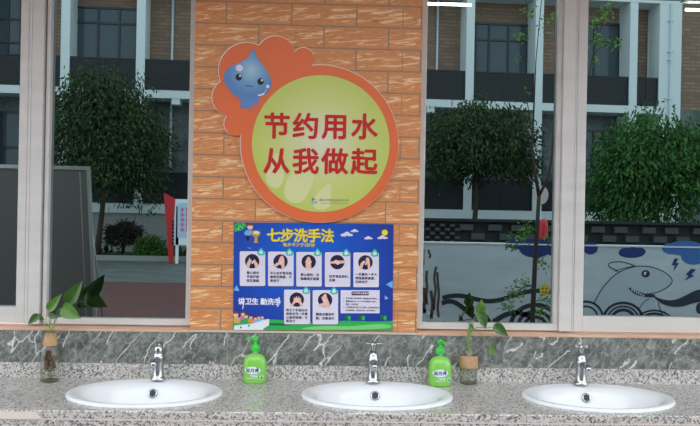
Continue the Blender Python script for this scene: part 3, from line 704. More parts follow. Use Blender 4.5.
m = MB(); m.flat(pz(smooth([S(*p) for p in [(176, 352), (286, 352), (288, 385), (280, 398), (262, 388), (244, 424), (226, 418), (214, 404), (196, 420), (184, 408), (196, 384), (182, 372)]], 2), YS), YS-.0022); m.build('drop_feet', M_DROPD, sgn)
for x, y in ((180, 252), (296, 275)):
    m = MB(); m.flat(pz([S(*p) for p in ell(x, y, 17, 18, 24)], YS), YS-.0036, 0); m.flat(pz([S(*p) for p in ell(x+7, y-7, 6, 6, 12)], YS), YS-.0039, 1); m.build('eye', [M_EYE, M_HILITE], sgn)
m = MB(); add_stroke(m, [S(*p) for p in smooth([(215, 292), (224, 302), (233, 294), (243, 304), (254, 300)], 2, False)], .7, YS-.0036, 0, lambda a, b: (P(a, b, YS).x, P(a, b, YS).z)); m.build('mouth', M_EYE, sgn)
m = MB(); m.flat(pz([S(*p) for p in ell(183, 203, 19, 18, 24)], YS), YS-.0036, 1); m.build('highlight', [M_EYE, M_HILITE], sgn)
m = MB(); m.flat(pz([S(*p) for p in ell(334, 301, 9, 10, 16)], YS), YS-.0036, 1); m.build('highlight', [M_EYE, M_HILITE], sgn)
m = MB(); add_stroke(m, [S(*p) for p in smooth([(282, 349), (305, 345), (318, 335), (327, 316)], 2, False)], [.5]+[1.9]*8+[.5]*9, YS-.0036, 1, lambda a, b: (P(a, b, YS).x, P(a, b, YS).z)); m.build('highlight', [M_EYE, M_HILITE], sgn)

# ================================================================== the hand washing poster
YP = -.005
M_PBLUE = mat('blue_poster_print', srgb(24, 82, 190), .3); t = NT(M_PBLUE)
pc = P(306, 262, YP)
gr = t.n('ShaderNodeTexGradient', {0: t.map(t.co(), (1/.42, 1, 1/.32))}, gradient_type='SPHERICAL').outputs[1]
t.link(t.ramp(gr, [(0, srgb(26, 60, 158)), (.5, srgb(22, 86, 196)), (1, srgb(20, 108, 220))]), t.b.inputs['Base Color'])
post = empty('hand_washing_poster', (P(313, 330, 0).x, 0, P(313, 330, 0).z), label='blue hand washing poster with seven white step cards', cat='poster')
q = pz([(234, 222.3), (393.6, 224.3), (392.6, 330.6), (233, 330)], YP)
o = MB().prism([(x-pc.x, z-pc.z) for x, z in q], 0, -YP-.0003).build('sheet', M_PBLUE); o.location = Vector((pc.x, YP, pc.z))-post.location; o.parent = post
def pf(mb, pts, off, mi=0, k=0): mb.flat(pz(smooth(pts, k) if k else pts, YP), YP-off, mi)
def pst(mb, pts, w, off, mi=0, k=0): add_stroke(mb, smooth(pts, k, False) if k else pts, w, YP-off, mi, lambda a, b: (P(a, b, YP).x, P(a, b, YP).z))
M_YEL = mat('yellow_print', srgb(240, 216, 40), .35); M_CARD = mat('card_print', srgb(226, 220, 236), .35); M_NAVY = mat('navy_print', srgb(34, 26, 60), .35)
M_SKIN = mat('skin_print', srgb(240, 190, 170), .35); M_TEAL = mat('teal_print', srgb(60, 190, 184), .35); M_GREEN = mat('green_print', srgb(48, 176, 84), .35)
M_GRN2 = mat('light_green_print', srgb(118, 212, 120), .35); M_GRN3 = mat('dark_green_print', srgb(20, 104, 70), .35); M_SKYB = mat('light_blue_print', srgb(110, 176, 232), .35)
M_BROWN = mat('brown_print', srgb(120, 66, 40), .35); M_GOLD = mat('gold_print', srgb(214, 156, 40), .35); M_TSHIRT = mat('tan_print', srgb(214, 172, 96), .35)
M_ORPR = mat('orange_small_print', srgb(236, 142, 50), .35); M_PINKPR = mat('pink_small_print', srgb(222, 110, 150), .35); M_LILAC = mat('lilac_small_print', srgb(190, 150, 214), .35); M_MINT = mat('mint_print', srgb(196, 236, 226), .35)
m = MB(); 
for i, c_ in enumerate('七步洗手法'): upright(m, c_, 273.8+i*13.4, 236.2+i*.16, 14.2, YP-.001, 0, .035)
m.build('title_lettering', M_YEL, post)
m = MB(); upright(m, '每步不少于5秒钟', 299, 245.2, 4.3, YP-.001, 0, .02); m.build('subtitle_lettering', M_YEL, post)
def rrect(x0, y0, x1, y1, r=1.4, n=4):
    pts = []
    for cx, cy, a in ((x1-r, y0+r, -PI/2), (x1-r, y1-r, 0), (x0+r, y1-r, PI/2), (x0+r, y0+r, PI)):
        pts += [(cx+r*math.cos(a+PI/2*i/n), cy+r*math.sin(a+PI/2*i/n)) for i in range(n+1)]
    return pts
caps = [['掌心相对', '手指并拢', '相互揉搓'], ['手心对手背沿指', '缝相互揉搓，交', '换进行'], ['掌心相对，沿', '指缝相互揉搓'], ['双手弯曲相扣，', '互搓'], ['一手握另一手大', '拇指旋转揉搓，', '交换进行'], ['将五个手指尖并', '拢放在另一手掌', '心旋转揉搓，交', '换进行'], ['螺旋式擦洗手', '腕，交替进行']]
cards = [(239.7, 251.2, 265.3, 286), (268, 251.5, 293.7, 286.2), (296.2, 251.8, 321.8, 286.5), (324.8, 252.1, 350.4, 286.9), (353.3, 252.4, 378.9, 287.2), (284, 289.6, 310.2, 324.2), (312.6, 290, 338.2, 324.4)]
ysets = [[273, 276.9, 280.8], [273.2, 277, 280.8], [275, 279], [276.5, 280.3], [274.5, 278.3, 282], [310.2, 313.9, 317.6, 321.2], [314.4, 318.4]]
hands = [
 [[(-5.2, 7), (-5.6, 2), (-3.5, -1), (-2.6, -4.2), (-1.8, -1), (-.6, 0), (-2, 3), (-3.2, 7.2)], [(5.4, 7), (5.8, 2.6), (3.6, -.2), (2.2, -2.6), (1.4, -.6), (.8, .6), (2.4, 3.2), (3.2, 7.2)]],
 [[(1.6, 8), (.8, 4), (-1.4, 2), (-2, -1), (-.6, -4.4), (.6, -5.4), (1.8, -5.8), (3, -4.6), (3.8, -2), (4, 2), (4, 8)], [(-7.6, 4.4), (-4, 1.4), (-1.6, 0), (.8, 1.6), (-1.6, 3.6), (-6.8, 6.2)]],
 [[(-3.2, 8), (-3, 2), (-2.6, -2), (-1.2, -4.6), (.2, -5.4), (1.4, -4), (2.4, -1), (2.4, 3), (2.8, 8)], [(-2.6, -1.4), (-3.8, -.4), (-2.6, 2)], [(1.8, -1.4), (3.4, -.6), (2.4, 2)]],
 [[(-7.8, -.6), (-4, -.8), (-1.4, -2.6), (1.6, -1.4), (7.8, -1.8), (7.8, 1), (3, 1.4), (.6, 2.8), (-2, 1.4), (-7.8, 1.6)]],
 [[(-5.8, 7), (-5.4, 2), (-3.6, -.6), (-1, -2), (.2, -.6), (-2.2, 2), (-3.4, 7)], [(2.6, 8), (2, 2), (.6, -.8), (0, -3.6), (1.4, -5.2), (3.6, -4.4), (4.4, -.6), (4.8, 8)]],
 [[(-7.4, 6.6), (-3.2, 2), (-2.8, -3.4), (-1.2, -.6), (-.4, -4.6), (.8, -.8), (2.4, -4.4), (2.8, -.4), (4.6, -2.6), (4, 1.4), (7.2, 6.6), (4.4, 7.2), (1.6, 2.6), (-1.6, 3), (-4.8, 7)]],
 [[(-1.8, 2), (-3.4, -1.4), (-4, -3.4), (-2.4, -3.2), (-1, -6.2), (1.4, -6.2), (1.8, -2.4), (4.4, 3), (5, 7.2), (2.6, 8), (-1, 6.4), (-7.2, 6), (-7, 4), (-2.6, 3.2)]]]
for i, (x0, y0, x1, y1) in enumerate(cards):
    cd_ = MB(); pf(cd_, rrect(x0-.5, y0-.5, x1+.5, y1+.5, 1.7), .0006, 1); pf(cd_, rrect(x0, y0, x1, y1), .0009, 0)
    co_ = cd_.build('step_card', [M_CARD, M_NAVY], post)
    cx, cy = (x0+x1)/2+(-.3 if i != 4 else -.6), y0+10
    d = MB(); pf(d, ell(cx, cy, 7.2, 7.2, 32), .0013, 0)
    for h in hands[i]: pf(d, [(cx+a, cy+b) for a, b in h], .0017, 1, 1)
    for k in range(3): pf(d, ell(cx+(-1.2, .8, .2)[k], cy+(-.6, .4, 1.8)[k], .9, .8, 10), .0020, 2)
    d.build('picture', [M_NAVY, M_SKIN, M_CARD], co_)
    tx = MB()
    for ln, yl_ in zip(caps[i], ysets[i]):
        if i in (0, 2): upright(tx, ln, (x0+x1)/2+(.3 if i == 0 else .8), yl_, 3.0, YP-.0013, 0, .03, space=1.08)
        else: upright(tx, ln, x0+2.0+(2.2 if i == 3 else 1.2 if i == 6 else 0), yl_, 2.95, YP-.0013, 0, .03, 'LEFT', 1.12)
    tx.build('caption', M_NAVY, co_)
    dp = MB(); qx, qy = x1-4.2, y0+.6
    def drop(s_): return smooth([(qx, qy-4.1*s_), (qx+1.9*s_, qy-1.7*s_), (qx+3.7*s_, qy+.8*s_), (qx+2.6*s_, qy+3.3*s_), (qx-2.6*s_, qy+3.3*s_), (qx-3.7*s_, qy+.8*s_), (qx-1.9*s_, qy-1.7*s_)], 2)
    pf(dp, drop(1.12), .0013, 0); pf(dp, [(a, b+.2) for a, b in drop(.62)], .0017, 1); dp.build('drop_mark', [M_TEAL, M_MINT], co_)
r = MB(); pf(r, rrect(340.6, 290.1, 379.6, 313.2, .3), .0009, 0); pan = r.build('rules_panel', [M_CARD], post)
r = MB(); pf(r, rrect(351.5, 291.4, 369, 295.3, .8), .0013, 0); r.build('heading_band', [M_NAVY], pan)
r = MB(); upright(r, '七步洗手注意事项', 360.3, 293.4, 2.2, YP-.0017, 0, .02); r.build('heading_lettering', M_WPR, pan)
r = MB()
for k, (l_, x_) in enumerate([('1、洗手前取下手表戒指，卷起袖口至手腕上。', 343), ('2、掌握正确方法，手心手背指缝每一处都', 343), ('要洗，不能遗漏。', 345.6), ('3、认真揉搓双手至少十五秒钟，应注意清洗指', 343), ('尖和指缝等，用流动水洗，洗干净擦干。', 345.6)]):
    upright(r, l_, x_, 298.3+k*3.0, 1.75, YP-.0013, 0, .012, 'LEFT')
r.build('rules_lettering', M_NAVY, pan)
m = MB(); upright(m, '讲卫生 勤洗手', 259.5, 302, 7.0, YP-.001, 0, .035, space=.95)
pst(m, [(241.5, 301), (243.5, 305), (242.6, 309)], .9, .001, 0, 1); pst(m, [(279, 297), (279.6, 303), (277.4, 306.8)], .9, .001, 0, 1)
m.build('slogan_lettering', M_WPR, post)
m = MB()
for cs_ in ([(344, 235, 3.6, 1.6), (347, 233.6, 2.8, 2), (350, 235, 3, 1.3)], [(353, 231.2, 2.4, 1.0), (354.6, 230.2, 1.9, 1.2), (356.6, 231.2, 2, .8)], [(366.6, 238.4, 2.6, 1), (368.4, 237.4, 2, 1.2), (370.4, 238.4, 2.2, .9)], [(380, 238, 2.6, 1.1), (382.4, 236.8, 2.4, 1.5), (385, 238, 3, 1)]):
    m = MB()
    for i, (x, y, a, b) in enumerate(cs_): pf(m, ell(x, y, a, b, 18), .0018+.0002*i, 0)
    m.build('cloud', M_CARD, post)
m = MB(); pf(m, ell(384.7, 232.6, 3.1, 3.0, 24), .001, 0)
for k in range(9): a = 2*PI*k/9; pst(m, [(384.7+4.5*math.cos(a), 232.6+4.5*math.sin(a)), (384.7+8*math.cos(a), 232.6+7.2*math.sin(a))], .25, .0008, 1)
m.build('sun', [M_YEL, M_BROWN], post)
m = MB()
for tri in ([(231+5.6, 284.8), (239.6, 291), (233.6, 290.4)], [(385.8, 284.8-.5), (392.7, 280.6), (392.7, 288.6)], [(384.6, 295), (388.6, 298.4), (384.9, 299.8)], [(247.4, 247.3), (252, 248), (249.6, 249)]): m = MB(); pf(m, tri, .0007, 0); m.build('triangle', M_SKYB, post)
m = MB(); bb = 330.2
pf(m, [(233.2, 329.9), (233.4, 322), (262, 318.8), (290, 320.5), (318, 323), (345, 320.6), (372, 321.6), (392.5, 321), (392.4, 330.4)], .0004, 0)
pf(m, smooth([(292, 329.6), (320, 325.4), (350, 326.5), (380, 323.4), (391.5, 325), (391, 328.6), (350, 330)], 2), .0005, 1); pf(m, smooth([(255, 324.6), (275, 322.6), (300, 324.6), (280, 326)], 2), .0005, 2)
m.build('meadow', [M_GREEN, M_GRN2, M_GRN3], post)
m = MB()
for x in (347.3, 361.3, 383):
    m = MB(); pst(m, [(x-1.2, 318), (x-1.2, 322)], .35, .0008, 2); pf(m, ell(x-1.4, 317.2, 1.9, 3, 18), .001, 0); pf(m, ell(x+2, 318, 1.6, 2.4, 18), .0012, 1)
    m.build('tree_print', [M_GRN3, M_GREEN, M_BROWN], post)
m = MB(); pf(m, smooth([(234.2, 222.6), (246.6, 222.8), (246, 228), (241, 230.6), (237, 231.4), (234.2, 232)], 2), .0007, 0)
for k in range(14): pf(m, ell(235.5+RND.uniform(0, 10), 223.6+RND.uniform(0, 6), 1.1, .7, 8), .0009+.00005*k, 1+k % 2)
m.build('foliage_print', [M_GREEN, M_GRN3, M_GRN2], post)
# boy at a basin
m = MB(); pf(m, smooth([(245.4, 230.4), (249, 229.6), (252.4, 231), (257, 234.4), (254.8, 235.6), (250.8, 234), (250, 236), (246.4, 236), (243.9, 233.8)], 1), .0009, 0)
pf(m, [(245.2, 235.4), (250, 235.6), (249.2, 239), (248.8, 241.2), (247, 241.2), (246.4, 238.8)], .0010, 1, 1); pf(m, ell(250.2, 226.8, 3, 2.8, 18), .0011, 2); pf(m, smooth([(246.6, 226.4), (247, 223.4), (250.4, 222.9), (253.8, 223.8), (254, 226.2), (250, 225.2)], 2), .0013, 3)
pf(m, smooth([(250.8, 232.8), (253.6, 229.8), (261, 231.6), (259.8, 235.4), (256, 237.2), (252.4, 236)], 1), .0012, 4); pf(m, [(254.6, 236.4), (257.6, 236.4), (257.4, 241), (258.6, 242.8), (253, 242.8), (254.6, 241)], .0012, 4); pf(m, ell(256.4, 232.6, 3, 1.5, 14), .0014, 5); pf(m, ell(248, 241.6, 1.2, .6, 10), .0012, 6)
m.build('boy_print', [M_SKYB, M_NAVY, M_SKIN, M_BROWN, M_GOLD, M_MINT, M_REDINK], post)
# children at the trough
m = MB()
kids = [(235.8, 314.3, 2.9, M_TSHIRT, 4.6), (243, 313.6, 2.2, M_PINKPR, 3), (246.2, 316, 2.2, M_GREEN, 3.3), (250.9, 317, 1.9, M_ORPR, 2.6), (255.4, 318.2, 1.7, M_LILAC, 2.3), (258.9, 317.2, 1.7, M_SKYB, 2.4), (262.4, 317, 1.6, M_SKYB, 2.2)]
cols_ = [M_SKIN, M_BROWN]
for i, (x, y, r_, c_, bw) in enumerate(kids):
    if c_ not in cols_: cols_.append(c_)
    xl_ = max(x-bw, 233.4); pf(m, smooth([(xl_, y+r_*3.1), (xl_, y+r_*1.2), (x-r_*.5, y+r_*.7), (x+r_*.5, y+r_*.7), (x+bw, y+r_*1.3), (x+bw*1.1, y+r_*3)], 1), .0008+.0001*i, cols_.index(c_))
    pf(m, ell(x, y, r_*.92, r_, 18), .0017+.0001*i, 0); pf(m, smooth([(x-r_*1.0, y), (x-r_*.9, y-r_*.8), (x, y-r_*1.2), (x+r_*.9, y-r_*.8), (x+r_, y-r_*.1), (x, y-r_*.35)], 2), .00172+.0001*i, 1)
m.build('children_print', cols_, post)
m = MB(); pf(m, [(234.4, 325.4), (252, 323.4), (262.6, 320), (269.3, 318.8), (269, 325.2), (263.6, 328.4), (263.2, 330), (234, 329.8)], .0030, 0); pf(m, [(234.4, 325.3), (252, 323.3), (262.6, 319.9), (269.3, 318.7), (269.2, 319.6), (262.8, 321.2), (252, 324.6), (234.4, 326.6)], .0033, 1)
for x, y in ((241, 327.3), (249, 325.6)): pf(m, ell(x, y, .8, 1, 10), .0034, 2)
m.build('trough_print', [M_WPR, M_MINT, M_NAVY], post)

# ================================================================== counter
YF = C(350, 413.2, ZC).y
SINKS = []
for cx_p, cy_p, wpx in ((143.5, 393.5, 157), (377.3, 394.6, 149), (598, 396.8, 154)):
    SINKS.append(C(cx_p, cy_p, ZC+.008))
SY = -.286; SRX, SRY = .316, .226
ct = empty('countertop', (.1, YF, ZC), label='long speckled granite counter with three oval sink openings', cat='counter')
XA, XB = -2.7, 3.1
def fill_top(loops, z):
    bm = bmesh.new(); ed = []
    for lp in loops:
        vs = [bm.verts.new((x, y, z)) for x, y in lp]
        ed += [bm.edges.new((vs[i], vs[(i+1) % len(vs)])) for i in range(len(vs))]
    bmesh.ops.triangle_fill(bm, use_beauty=True, edges=ed, use_dissolve=False)
    bm.verts.index_update(); vs = [v.co.copy() for v in bm.verts]; fs = [tuple(v.index for v in f.verts) for f in bm.faces]; bm.free(); return vs, fs
YB = -.018; ch = .004
vs, fs = fill_top([[(XA, YF+ch), (XB, YF+ch), (XB, YB), (XA, YB)]]+[[(s_.x+SRX*.9*math.cos(2*PI*i/64), SY+SRY*.9*math.sin(2*PI*i/64)) for i in range(64)] for s_ in SINKS], ZC)
m = MB().add(vs, fs)
T = .030
m.add([(XA, YF+ch, ZC), (XB, YF+ch, ZC), (XB, YF, ZC-ch), (XA, YF, ZC-ch), (XB, YF, ZC-T), (XA, YF, ZC-T), (XB, YF+.05, ZC-T), (XA, YF+.05, ZC-T)], [(0, 1, 2, 3)[::-1], (3, 2, 4, 5)[::-1], (5, 4, 6, 7)[::-1]], 1)
m.add([(XA, YF+ch, ZC), (XA, YF, ZC-ch), (XA, YF, ZC-T), (XA, YB, ZC-T), (XA, YB, ZC)], [(0, 1, 2, 3, 4)]); m.add([(XB, YF+ch, ZC), (XB, YF, ZC-ch), (XB, YF, ZC-T), (XB, YB, ZC-T), (XB, YB, ZC)], [(4, 3, 2, 1, 0)])
m.build('top', [M_GRANTOP, M_GRAN], ct, recalc=False)
M_APRON = M_GRAN
MB().box(XA, XB, YF+.004, YF+.03, .45, ZC-T-.004).build('apron', M_APRON, ct)
m = MB().box(XA, XB, YF+.0015, YF+.02, ZC-T-.006, ZC-T+.001)
cp = C(33, 412, ZC); m.box(XA, C(34, 412, ZC).x, YF-.0012, YF+.02, ZC-T-.004, ZC-.006)
m.add([(C(34, 412, ZC).x, YF-.0012, ZC-.006), (C(34, 412, ZC).x, YF-.0012, ZC-T-.004), (C(40, 412, ZC).x, YF-.0006, ZC-T-.002)], [(0, 1, 2)])
m.build('grout_line', mat('white_grout', srgb(226, 214, 204), .8), ct)
xs1 = C(471, 384, ZC).x; xs2 = C(503, 412, ZC).x; xs3 = C(46, 383.5, ZC).x; xs4 = C(2, 410.5, ZC).x
for a, b, y0, y1 in ((xs1, xs2, YB, YF+ch), (xs3, xs4, YB, YF+ch)):
    m = MB().add([(a-.0012, y0, ZC+.0003), (b-.0012, y1, ZC+.0003), (b+.0012, y1, ZC+.0003), (a+.0012, y0, ZC+.0003)], [(0, 1, 2, 3)])
    m.box(b-.0014, b+.0014, YF-.0003, YF+.001, ZC-T, ZC-ch); m.box(b-.0014, b+.0014, YF+.0036, YF+.005, .45, ZC-T-.006)
    m.build('seam', M_GROUT, ct)
for x in (XA, -.46, .6, XB-.1): MB().box(x, x+.1, YF+.06, YB, 0, .6).build('support', M_GRAN, ct)

# ---- sinks
def make_sink():
    r = empty('oval_sink', (0, 0, 0)); N = 72
    rings = [(1.0, .0004, 0), (1.0, .006, 0), (.992, .010, 0), (.972, .0125, 0), (.94, .0130, 0), (.90, .0118, 0), (.865, .0090, -.004), (.82, .0040, -.011), (.785, -.006, -.016), (.75, -.022, -.018), (.70, -.048, -.019), (.63, -.082, -.019), (.53, -.112, -.018), (.40, -.130, -.016), (.22, -.139, -.014), (.07, -.142, -.014)]
    m = MB()
    vs = []
    for a, z, sh in rings:
        w = 1 if a > .9 else 1
        for k in range(N): t_ = 2*PI*k/N; vs.append((SRX*a*math.cos(t_), sh+SRY*(a if a > .87 else a*.98)*math.sin(t_), z))
    m.add(vs, [(i*N+k, i*N+(k+1) % N, (i+1)*N+(k+1) % N, (i+1)*N+k) for i in range(len(rings)-1) for k in range(N)], 0, True)
    m.build('basin', M_CER, r, recalc=False)
    d = MB().lathe([(.001, -.1395), (.016, -.1395), (.022, -.1405), (.0225, -.1425)], (0, -.014, 0), 24, cap0=False, cap1=False); d.build('drain', M_CHROME, r)
    return r
def overflow(r, dx):
    # chrome ring round the overflow hole on the back slope
    c = Vector((dx, .1425, -.035)); ax = Vector((0, -1, .45)).normalized()
    o = MB().torus(c+ax*.0045, .0165, .0045, ax, 28, 8); o.build('overflow_ring', M_CHROME, r)
    h = MB(); u = Vector((1, 0, 0)); w_ = ax.cross(u); h.add([c+ax*.0055+(u*math.cos(2*PI*i/24)+w_*math.sin(2*PI*i/24))*.0128 for i in range(24)], [tuple(range(24))]); ho = h.build('overflow_hole', M_BLACK, r, recalc=False)
    g_ = MB().torus(c+ax*.0065, .0065, .0012, ax, 16, 6); g_.build('overflow_grate', mat('dull_steel', (.25, .25, .25, 1), .3, 1.0), r)
labs = ['white oval sink nearest the plant with brown roots, below the left window', 'white oval sink below the hand washing poster', 'white oval sink below the right window and its painted shark']
ovx = [P(153, 393.3, SY+.1425).x, P(375, 393.3, SY+.1425).x, P(586, 396.5, SY+.1425).x]
proto = make_sink()
for i, s_ in enumerate(SINKS):
    o = proto if i == 0 else copy_tree(proto)
    if i == 0: first = [c for c in proto.children]
    o.location = (s_.x, SY, ZC); tag(o, labs[i], 'sink', 'oval sinks in the counter')
    SINKS[i] = o
for i, o in enumerate(SINKS):
    bpy.context.view_layer.update()
    loc = o.location.copy(); o.location = (0, 0, 0); overflow(o, ovx[i]-loc.x); o.location = loc

# ---- taps
def make_tap():
    r = empty('pillar_tap', (0, 0, 0))
    b = MB().lathe([(.025, 0), (.0255, .005), (.022, .012), (.0185, .020), (.0178, .05), (.0172, .088), (.0195, .093), (.0195, .102), (.0168, .107), (.0155, .122), (.012, .132), (.0085, .135)], (0, 0, 0), 28, 1.28, 1.28)
    b.build('body', M_CHROME, r)
    s = MB().tube([(0, -.010, .085), (0, -.035, .094), (0, -.066, .096), (0, -.088, .090), (0, -.098, .076)], [.0145, .0145, .014, .0135, .0135], 14); s.torus((0, -.098, .076), .0122, .0026, (0, -.5, -1), 18, 6)
    s.build('spout', M_CHROME, r)
    st = MB().lathe([(.0085, .132), (.0095, .152), (.0115, .156), (.0125, .163), (.010, .169)], (0, 0, 0), 20, 1.2, 1.2); st.build('stem', M_CHROME, r)
    h = MB().lathe([(.001, .1775), (.008, .177), (.0125, .172), (.0135, .165), (.0125, .159)], (0, 0, 0), 20)
    for k in range(4):
        a = PI/2*k; d = Vector((math.cos(a), math.sin(a), .08)); h.tube([Vector((0, 0, .167))+d*.008, Vector((0, 0, .167))+d*.022, Vector((0, 0, .167))+d*.028], [.0055, .0045, .005], 10); h.ball(Vector((0, 0, .167))+d*.030, .0072, 12)
    h.build('cross_handle', M_CHROME, r)
    return r
tl = ['chrome tap with a short rounded knob on the sink by the brown rooted plant', 'chrome cross handled tap on the sink below the poster', 'chrome cross handled tap on the sink below the shark window']
proto = make_tap()
for i, (px, py, rz) in enumerate(((158.3, 381, 0.7), (372.3, 381.6, 0.06), (579.5, 385.0, .45))):
    o = proto if i == 0 else copy_tree(proto); c = C(px, py-1.6, ZC+.013)
    o.location = (c.x, SY+SRY-.030, ZC+.0134); tag(o, tl[i], 'tap', 'chrome taps on the sinks')
    for ch_ in list(o.children):
        if ch_.name.startswith('cross'):
            ch_.rotation_euler.z = rz
            if i == 0: bare = ch_
        if i == 0 and ch_.name.startswith('stem'): bare_stem = ch_
for q in (bare, bare_stem): bpy.data.objects.remove(q)
o = [q for q in COL.objects if q.name == 'pillar_tap'][0]; bpy.context.view_layer.update()
kn = MB().lathe([(.0205, .108), (.0205, .128), (.0185, .140), (.016, .147), (.009, .152), (.001, .1535)], o.location, 24)
kn.tube([o.location+Vector((.004, -.002, .140)), o.location+Vector((.010, -.010, .156)), o.location+Vector((.013, -.014, .160))], [.011, .0095, .006], 12)
kn.build('turning_knob', M_CHROME, o)

# ---- soap bottles
M_SOAP = mat('green_soap_bottle', srgb(138, 208, 88), .22, 0, .3, Subsurface_Weight=.3, Subsurface_Radius=(.02, .03, .01), Subsurface_Scale=.5)
t = NT(M_SOAP)
M_PUMP = mat('bright_green_pump', srgb(60, 206, 70), .3); M_NECK = mat('pale_green_neck', srgb(176, 206, 170), .2); M_LABW = mat('white_label_print', srgb(232, 240, 240), .3); M_LABB = mat('blue_label_print', srgb(36, 70, 150), .3); M_LABT = mat('teal_label_print', srgb(40, 140, 120), .3)
BA, BB, BE = .0515, .034, 2.5
def on_body(x, z, off=.0006, z0=0):
    q = max(0, 1-abs(x/BA)**BE)**(1/BE); return (x, -BB*q-off, z)
def make_soap():
    r = empty('soap_bottle', (0, 0, 0))
    pr_ = [(.90, 0), (.97, .003), (1, .010), (1.0, .05), (1.0, .072), (.985, .086), (.945, .098), (.87, .1085), (.76, .1165), (.61, .123), (.44, .1272), (.27, .1295)]
    MB().lathe([(a, z) for a, z in pr_], (0, 0, 0), 48, BA, BB, e=BE).build('bottle_body', M_SOAP, r)
    MB().lathe([(.012, .128), (.012, .143)], (0, 0, 0), 24).build('neck', M_NECK, r)
    c = MB().lathe([(.0185, .141), (.0195, .143), (.0195, .160), (.018, .164), (.012, .168), (.0075, .171), (.0065, .173), (.0065, .190)], (0, 0, 0), 28)
    c.build('collar', M_PUMP, r)
    p = MB().lathe([(.008, .182), (.0125, .184), (.0135, .196), (.0125, .201), (.001, .2025)], (0, 0, 0), 24); p.tube([(-.006, 0, .194), (-.022, 0, .1955), (-.036, 0, .193), (-.040, 0, .187)], [.0065, .006, .005, .0045], 12)
    p.build('pump_head', M_PUMP, r)
    l = MB(); cx, cz = -.006, .060
    def oval(a, b, off, mi):
        rows = 6; 
        for i in range(16):
            x0, x1 = -a+2*a*i/16, -a+2*a*(i+1)/16; h0, h1 = b*math.sqrt(max(0, 1-(x0/a)**2)), b*math.sqrt(max(0, 1-(x1/a)**2))
            l.add([on_body(cx+x0, cz-h0, off), on_body(cx+x1, cz-h1, off), on_body(cx+x1, cz+h1, off), on_body(cx+x0, cz+h0, off)], [(0, 1, 2, 3)], mi)
    oval(.036, .0165, .0005, 0)
    l.text('蓝月亮', 0, 0, 0, .0178, 1, .025, xf=lambda x, z: on_body(cx-.001+x*1.12, cz-.0015+z, .0010))
    for i in range(8):
        a0, a1 = .35+i*.12, .35+(i+1)*.12
        f = lambda a, q: on_body(cx+.012+.017*q*math.cos(a), cz-.001+.0165*q*math.sin(a), .0012)
        l.add([f(a0, 1), f(a1, 1), f(a1, .82), f(a0, .82)], [(0, 1, 2, 3)], 1)
    l.text('芦荟抑菌', 0, 0, 0, .0085, 0, .03, xf=lambda x, z: on_body(.0+x, .0345+z, .0008))
    l.text('滋润保湿洗手液', 0, 0, 0, .0065, 0, .02, xf=lambda x, z: on_body(-.006+x, .025+z, .0008))
    for (x, z, a, b, mi, o_) in ((.0335, .030, .0075, .011, 0, .0007), (.034, .027, .005, .006, 2, .0011), (.0325, .036, .003, .003, 2, .0012)):
        l.add([on_body(x+a*math.cos(2*PI*i/16), z+b*math.sin(2*PI*i/16), o_) for i in range(16)], [tuple(range(16))], mi)
    l.build('label', [M_LABW, M_LABB, M_LABT], r, recalc=False)
    return r
proto = make_soap()
for i, (px, py, rz, pz_, lab) in enumerate(((254.7, 382.4, -.03, .02, 'green soap bottle whose pump points left, between the left and middle sinks'), (439.6, 385.2, .12, 1.9, 'green soap bottle beside the glass bottle with the hanging leaf'))):
    o = proto if i == 0 else copy_tree(proto); c = C(px, py, ZC); o.location = (c.x, c.y, ZC); o.rotation_euler.z = rz
    tag(o, lab, 'soap bottle', 'green soap bottles on the counter')
    for ch_ in o.children:
        if ch_.name.startswith('pump_head'): ch_.rotation_euler.z = pz_

# ---- glass bottles with plants
def thin_glass(name, tint, refl=.9):
    m = bpy.data.materials.new(name); m.use_nodes = True; t_ = m.node_tree; t_.nodes.clear()
    o_ = t_.nodes.new('ShaderNodeOutputMaterial'); mx = t_.nodes.new('ShaderNodeMixShader'); tr_ = t_.nodes.new('ShaderNodeBsdfTransparent'); gl = t_.nodes.new('ShaderNodeBsdfGlossy'); fr = t_.nodes.new('ShaderNodeLayerWeight'); mm = t_.nodes.new('ShaderNodeMath'); mm.operation = 'POWER'; mm.inputs[1].default_value = 3.0; m2 = t_.nodes.new('ShaderNodeMath'); m2.operation = 'MULTIPLY_ADD'; m2.inputs[1].default_value = .45; m2.inputs[2].default_value = .07; t_.links.new(fr.outputs['Facing'], mm.inputs[0]); t_.links.new(mm.outputs[0], m2.inputs[0])
    tr_.inputs[0].default_value = tint; gl.inputs['Roughness'].default_value = .03; gl.inputs[0].default_value = (refl, refl, refl, 1); fr.inputs[0].default_value = .5
    t_.links.new(m2.outputs[0], mx.inputs[0]); t_.links.new(tr_.outputs[0], mx.inputs[1]); t_.links.new(gl.outputs[0], mx.inputs[2]); t_.links.new(mx.outputs[0], o_.inputs[0]); return m
M_BGL = thin_glass('clear_bottle_glass', (.93, .955, .935, 1)); M_WATER = thin_glass('cloudy_water', (.95, .955, .90, 1), .3)
M_BURLAP = mat('tan_cork_sleeve', srgb(206, 162, 112), .8); t = NT(M_BURLAP); t.link(t.ramp(t.noise(t.co(), 160, 3), [(.3, srgb(178, 138, 100)), (.7, srgb(206, 168, 128))]), t.b.inputs['Base Color'])
M_STEM = mat('green_stem', srgb(122, 156, 72), .5); M_PLEAF = mat('pothos_leaf', srgb(82, 136, 46), .35, 0, .2); t = NT(M_PLEAF)
t.link(t.ramp(t.noise(t.co(), 30, 2), [(.3, srgb(66, 108, 30)), (.7, srgb(100, 148, 50))]), t.b.inputs['Base Color'])
M_PLEAF2 = mat('deep_pothos_leaf', srgb(54, 94, 30), .35, 0, .2)
M_ROOT = mat('brown_root', srgb(112, 84, 44), .8); M_ROOTG = mat('pale_root', srgb(166, 160, 120), .7)
VTOP = [(.0185, .185), (.0185, .203), (.0205, .206), (.0205, .211), (.0185, .212)]
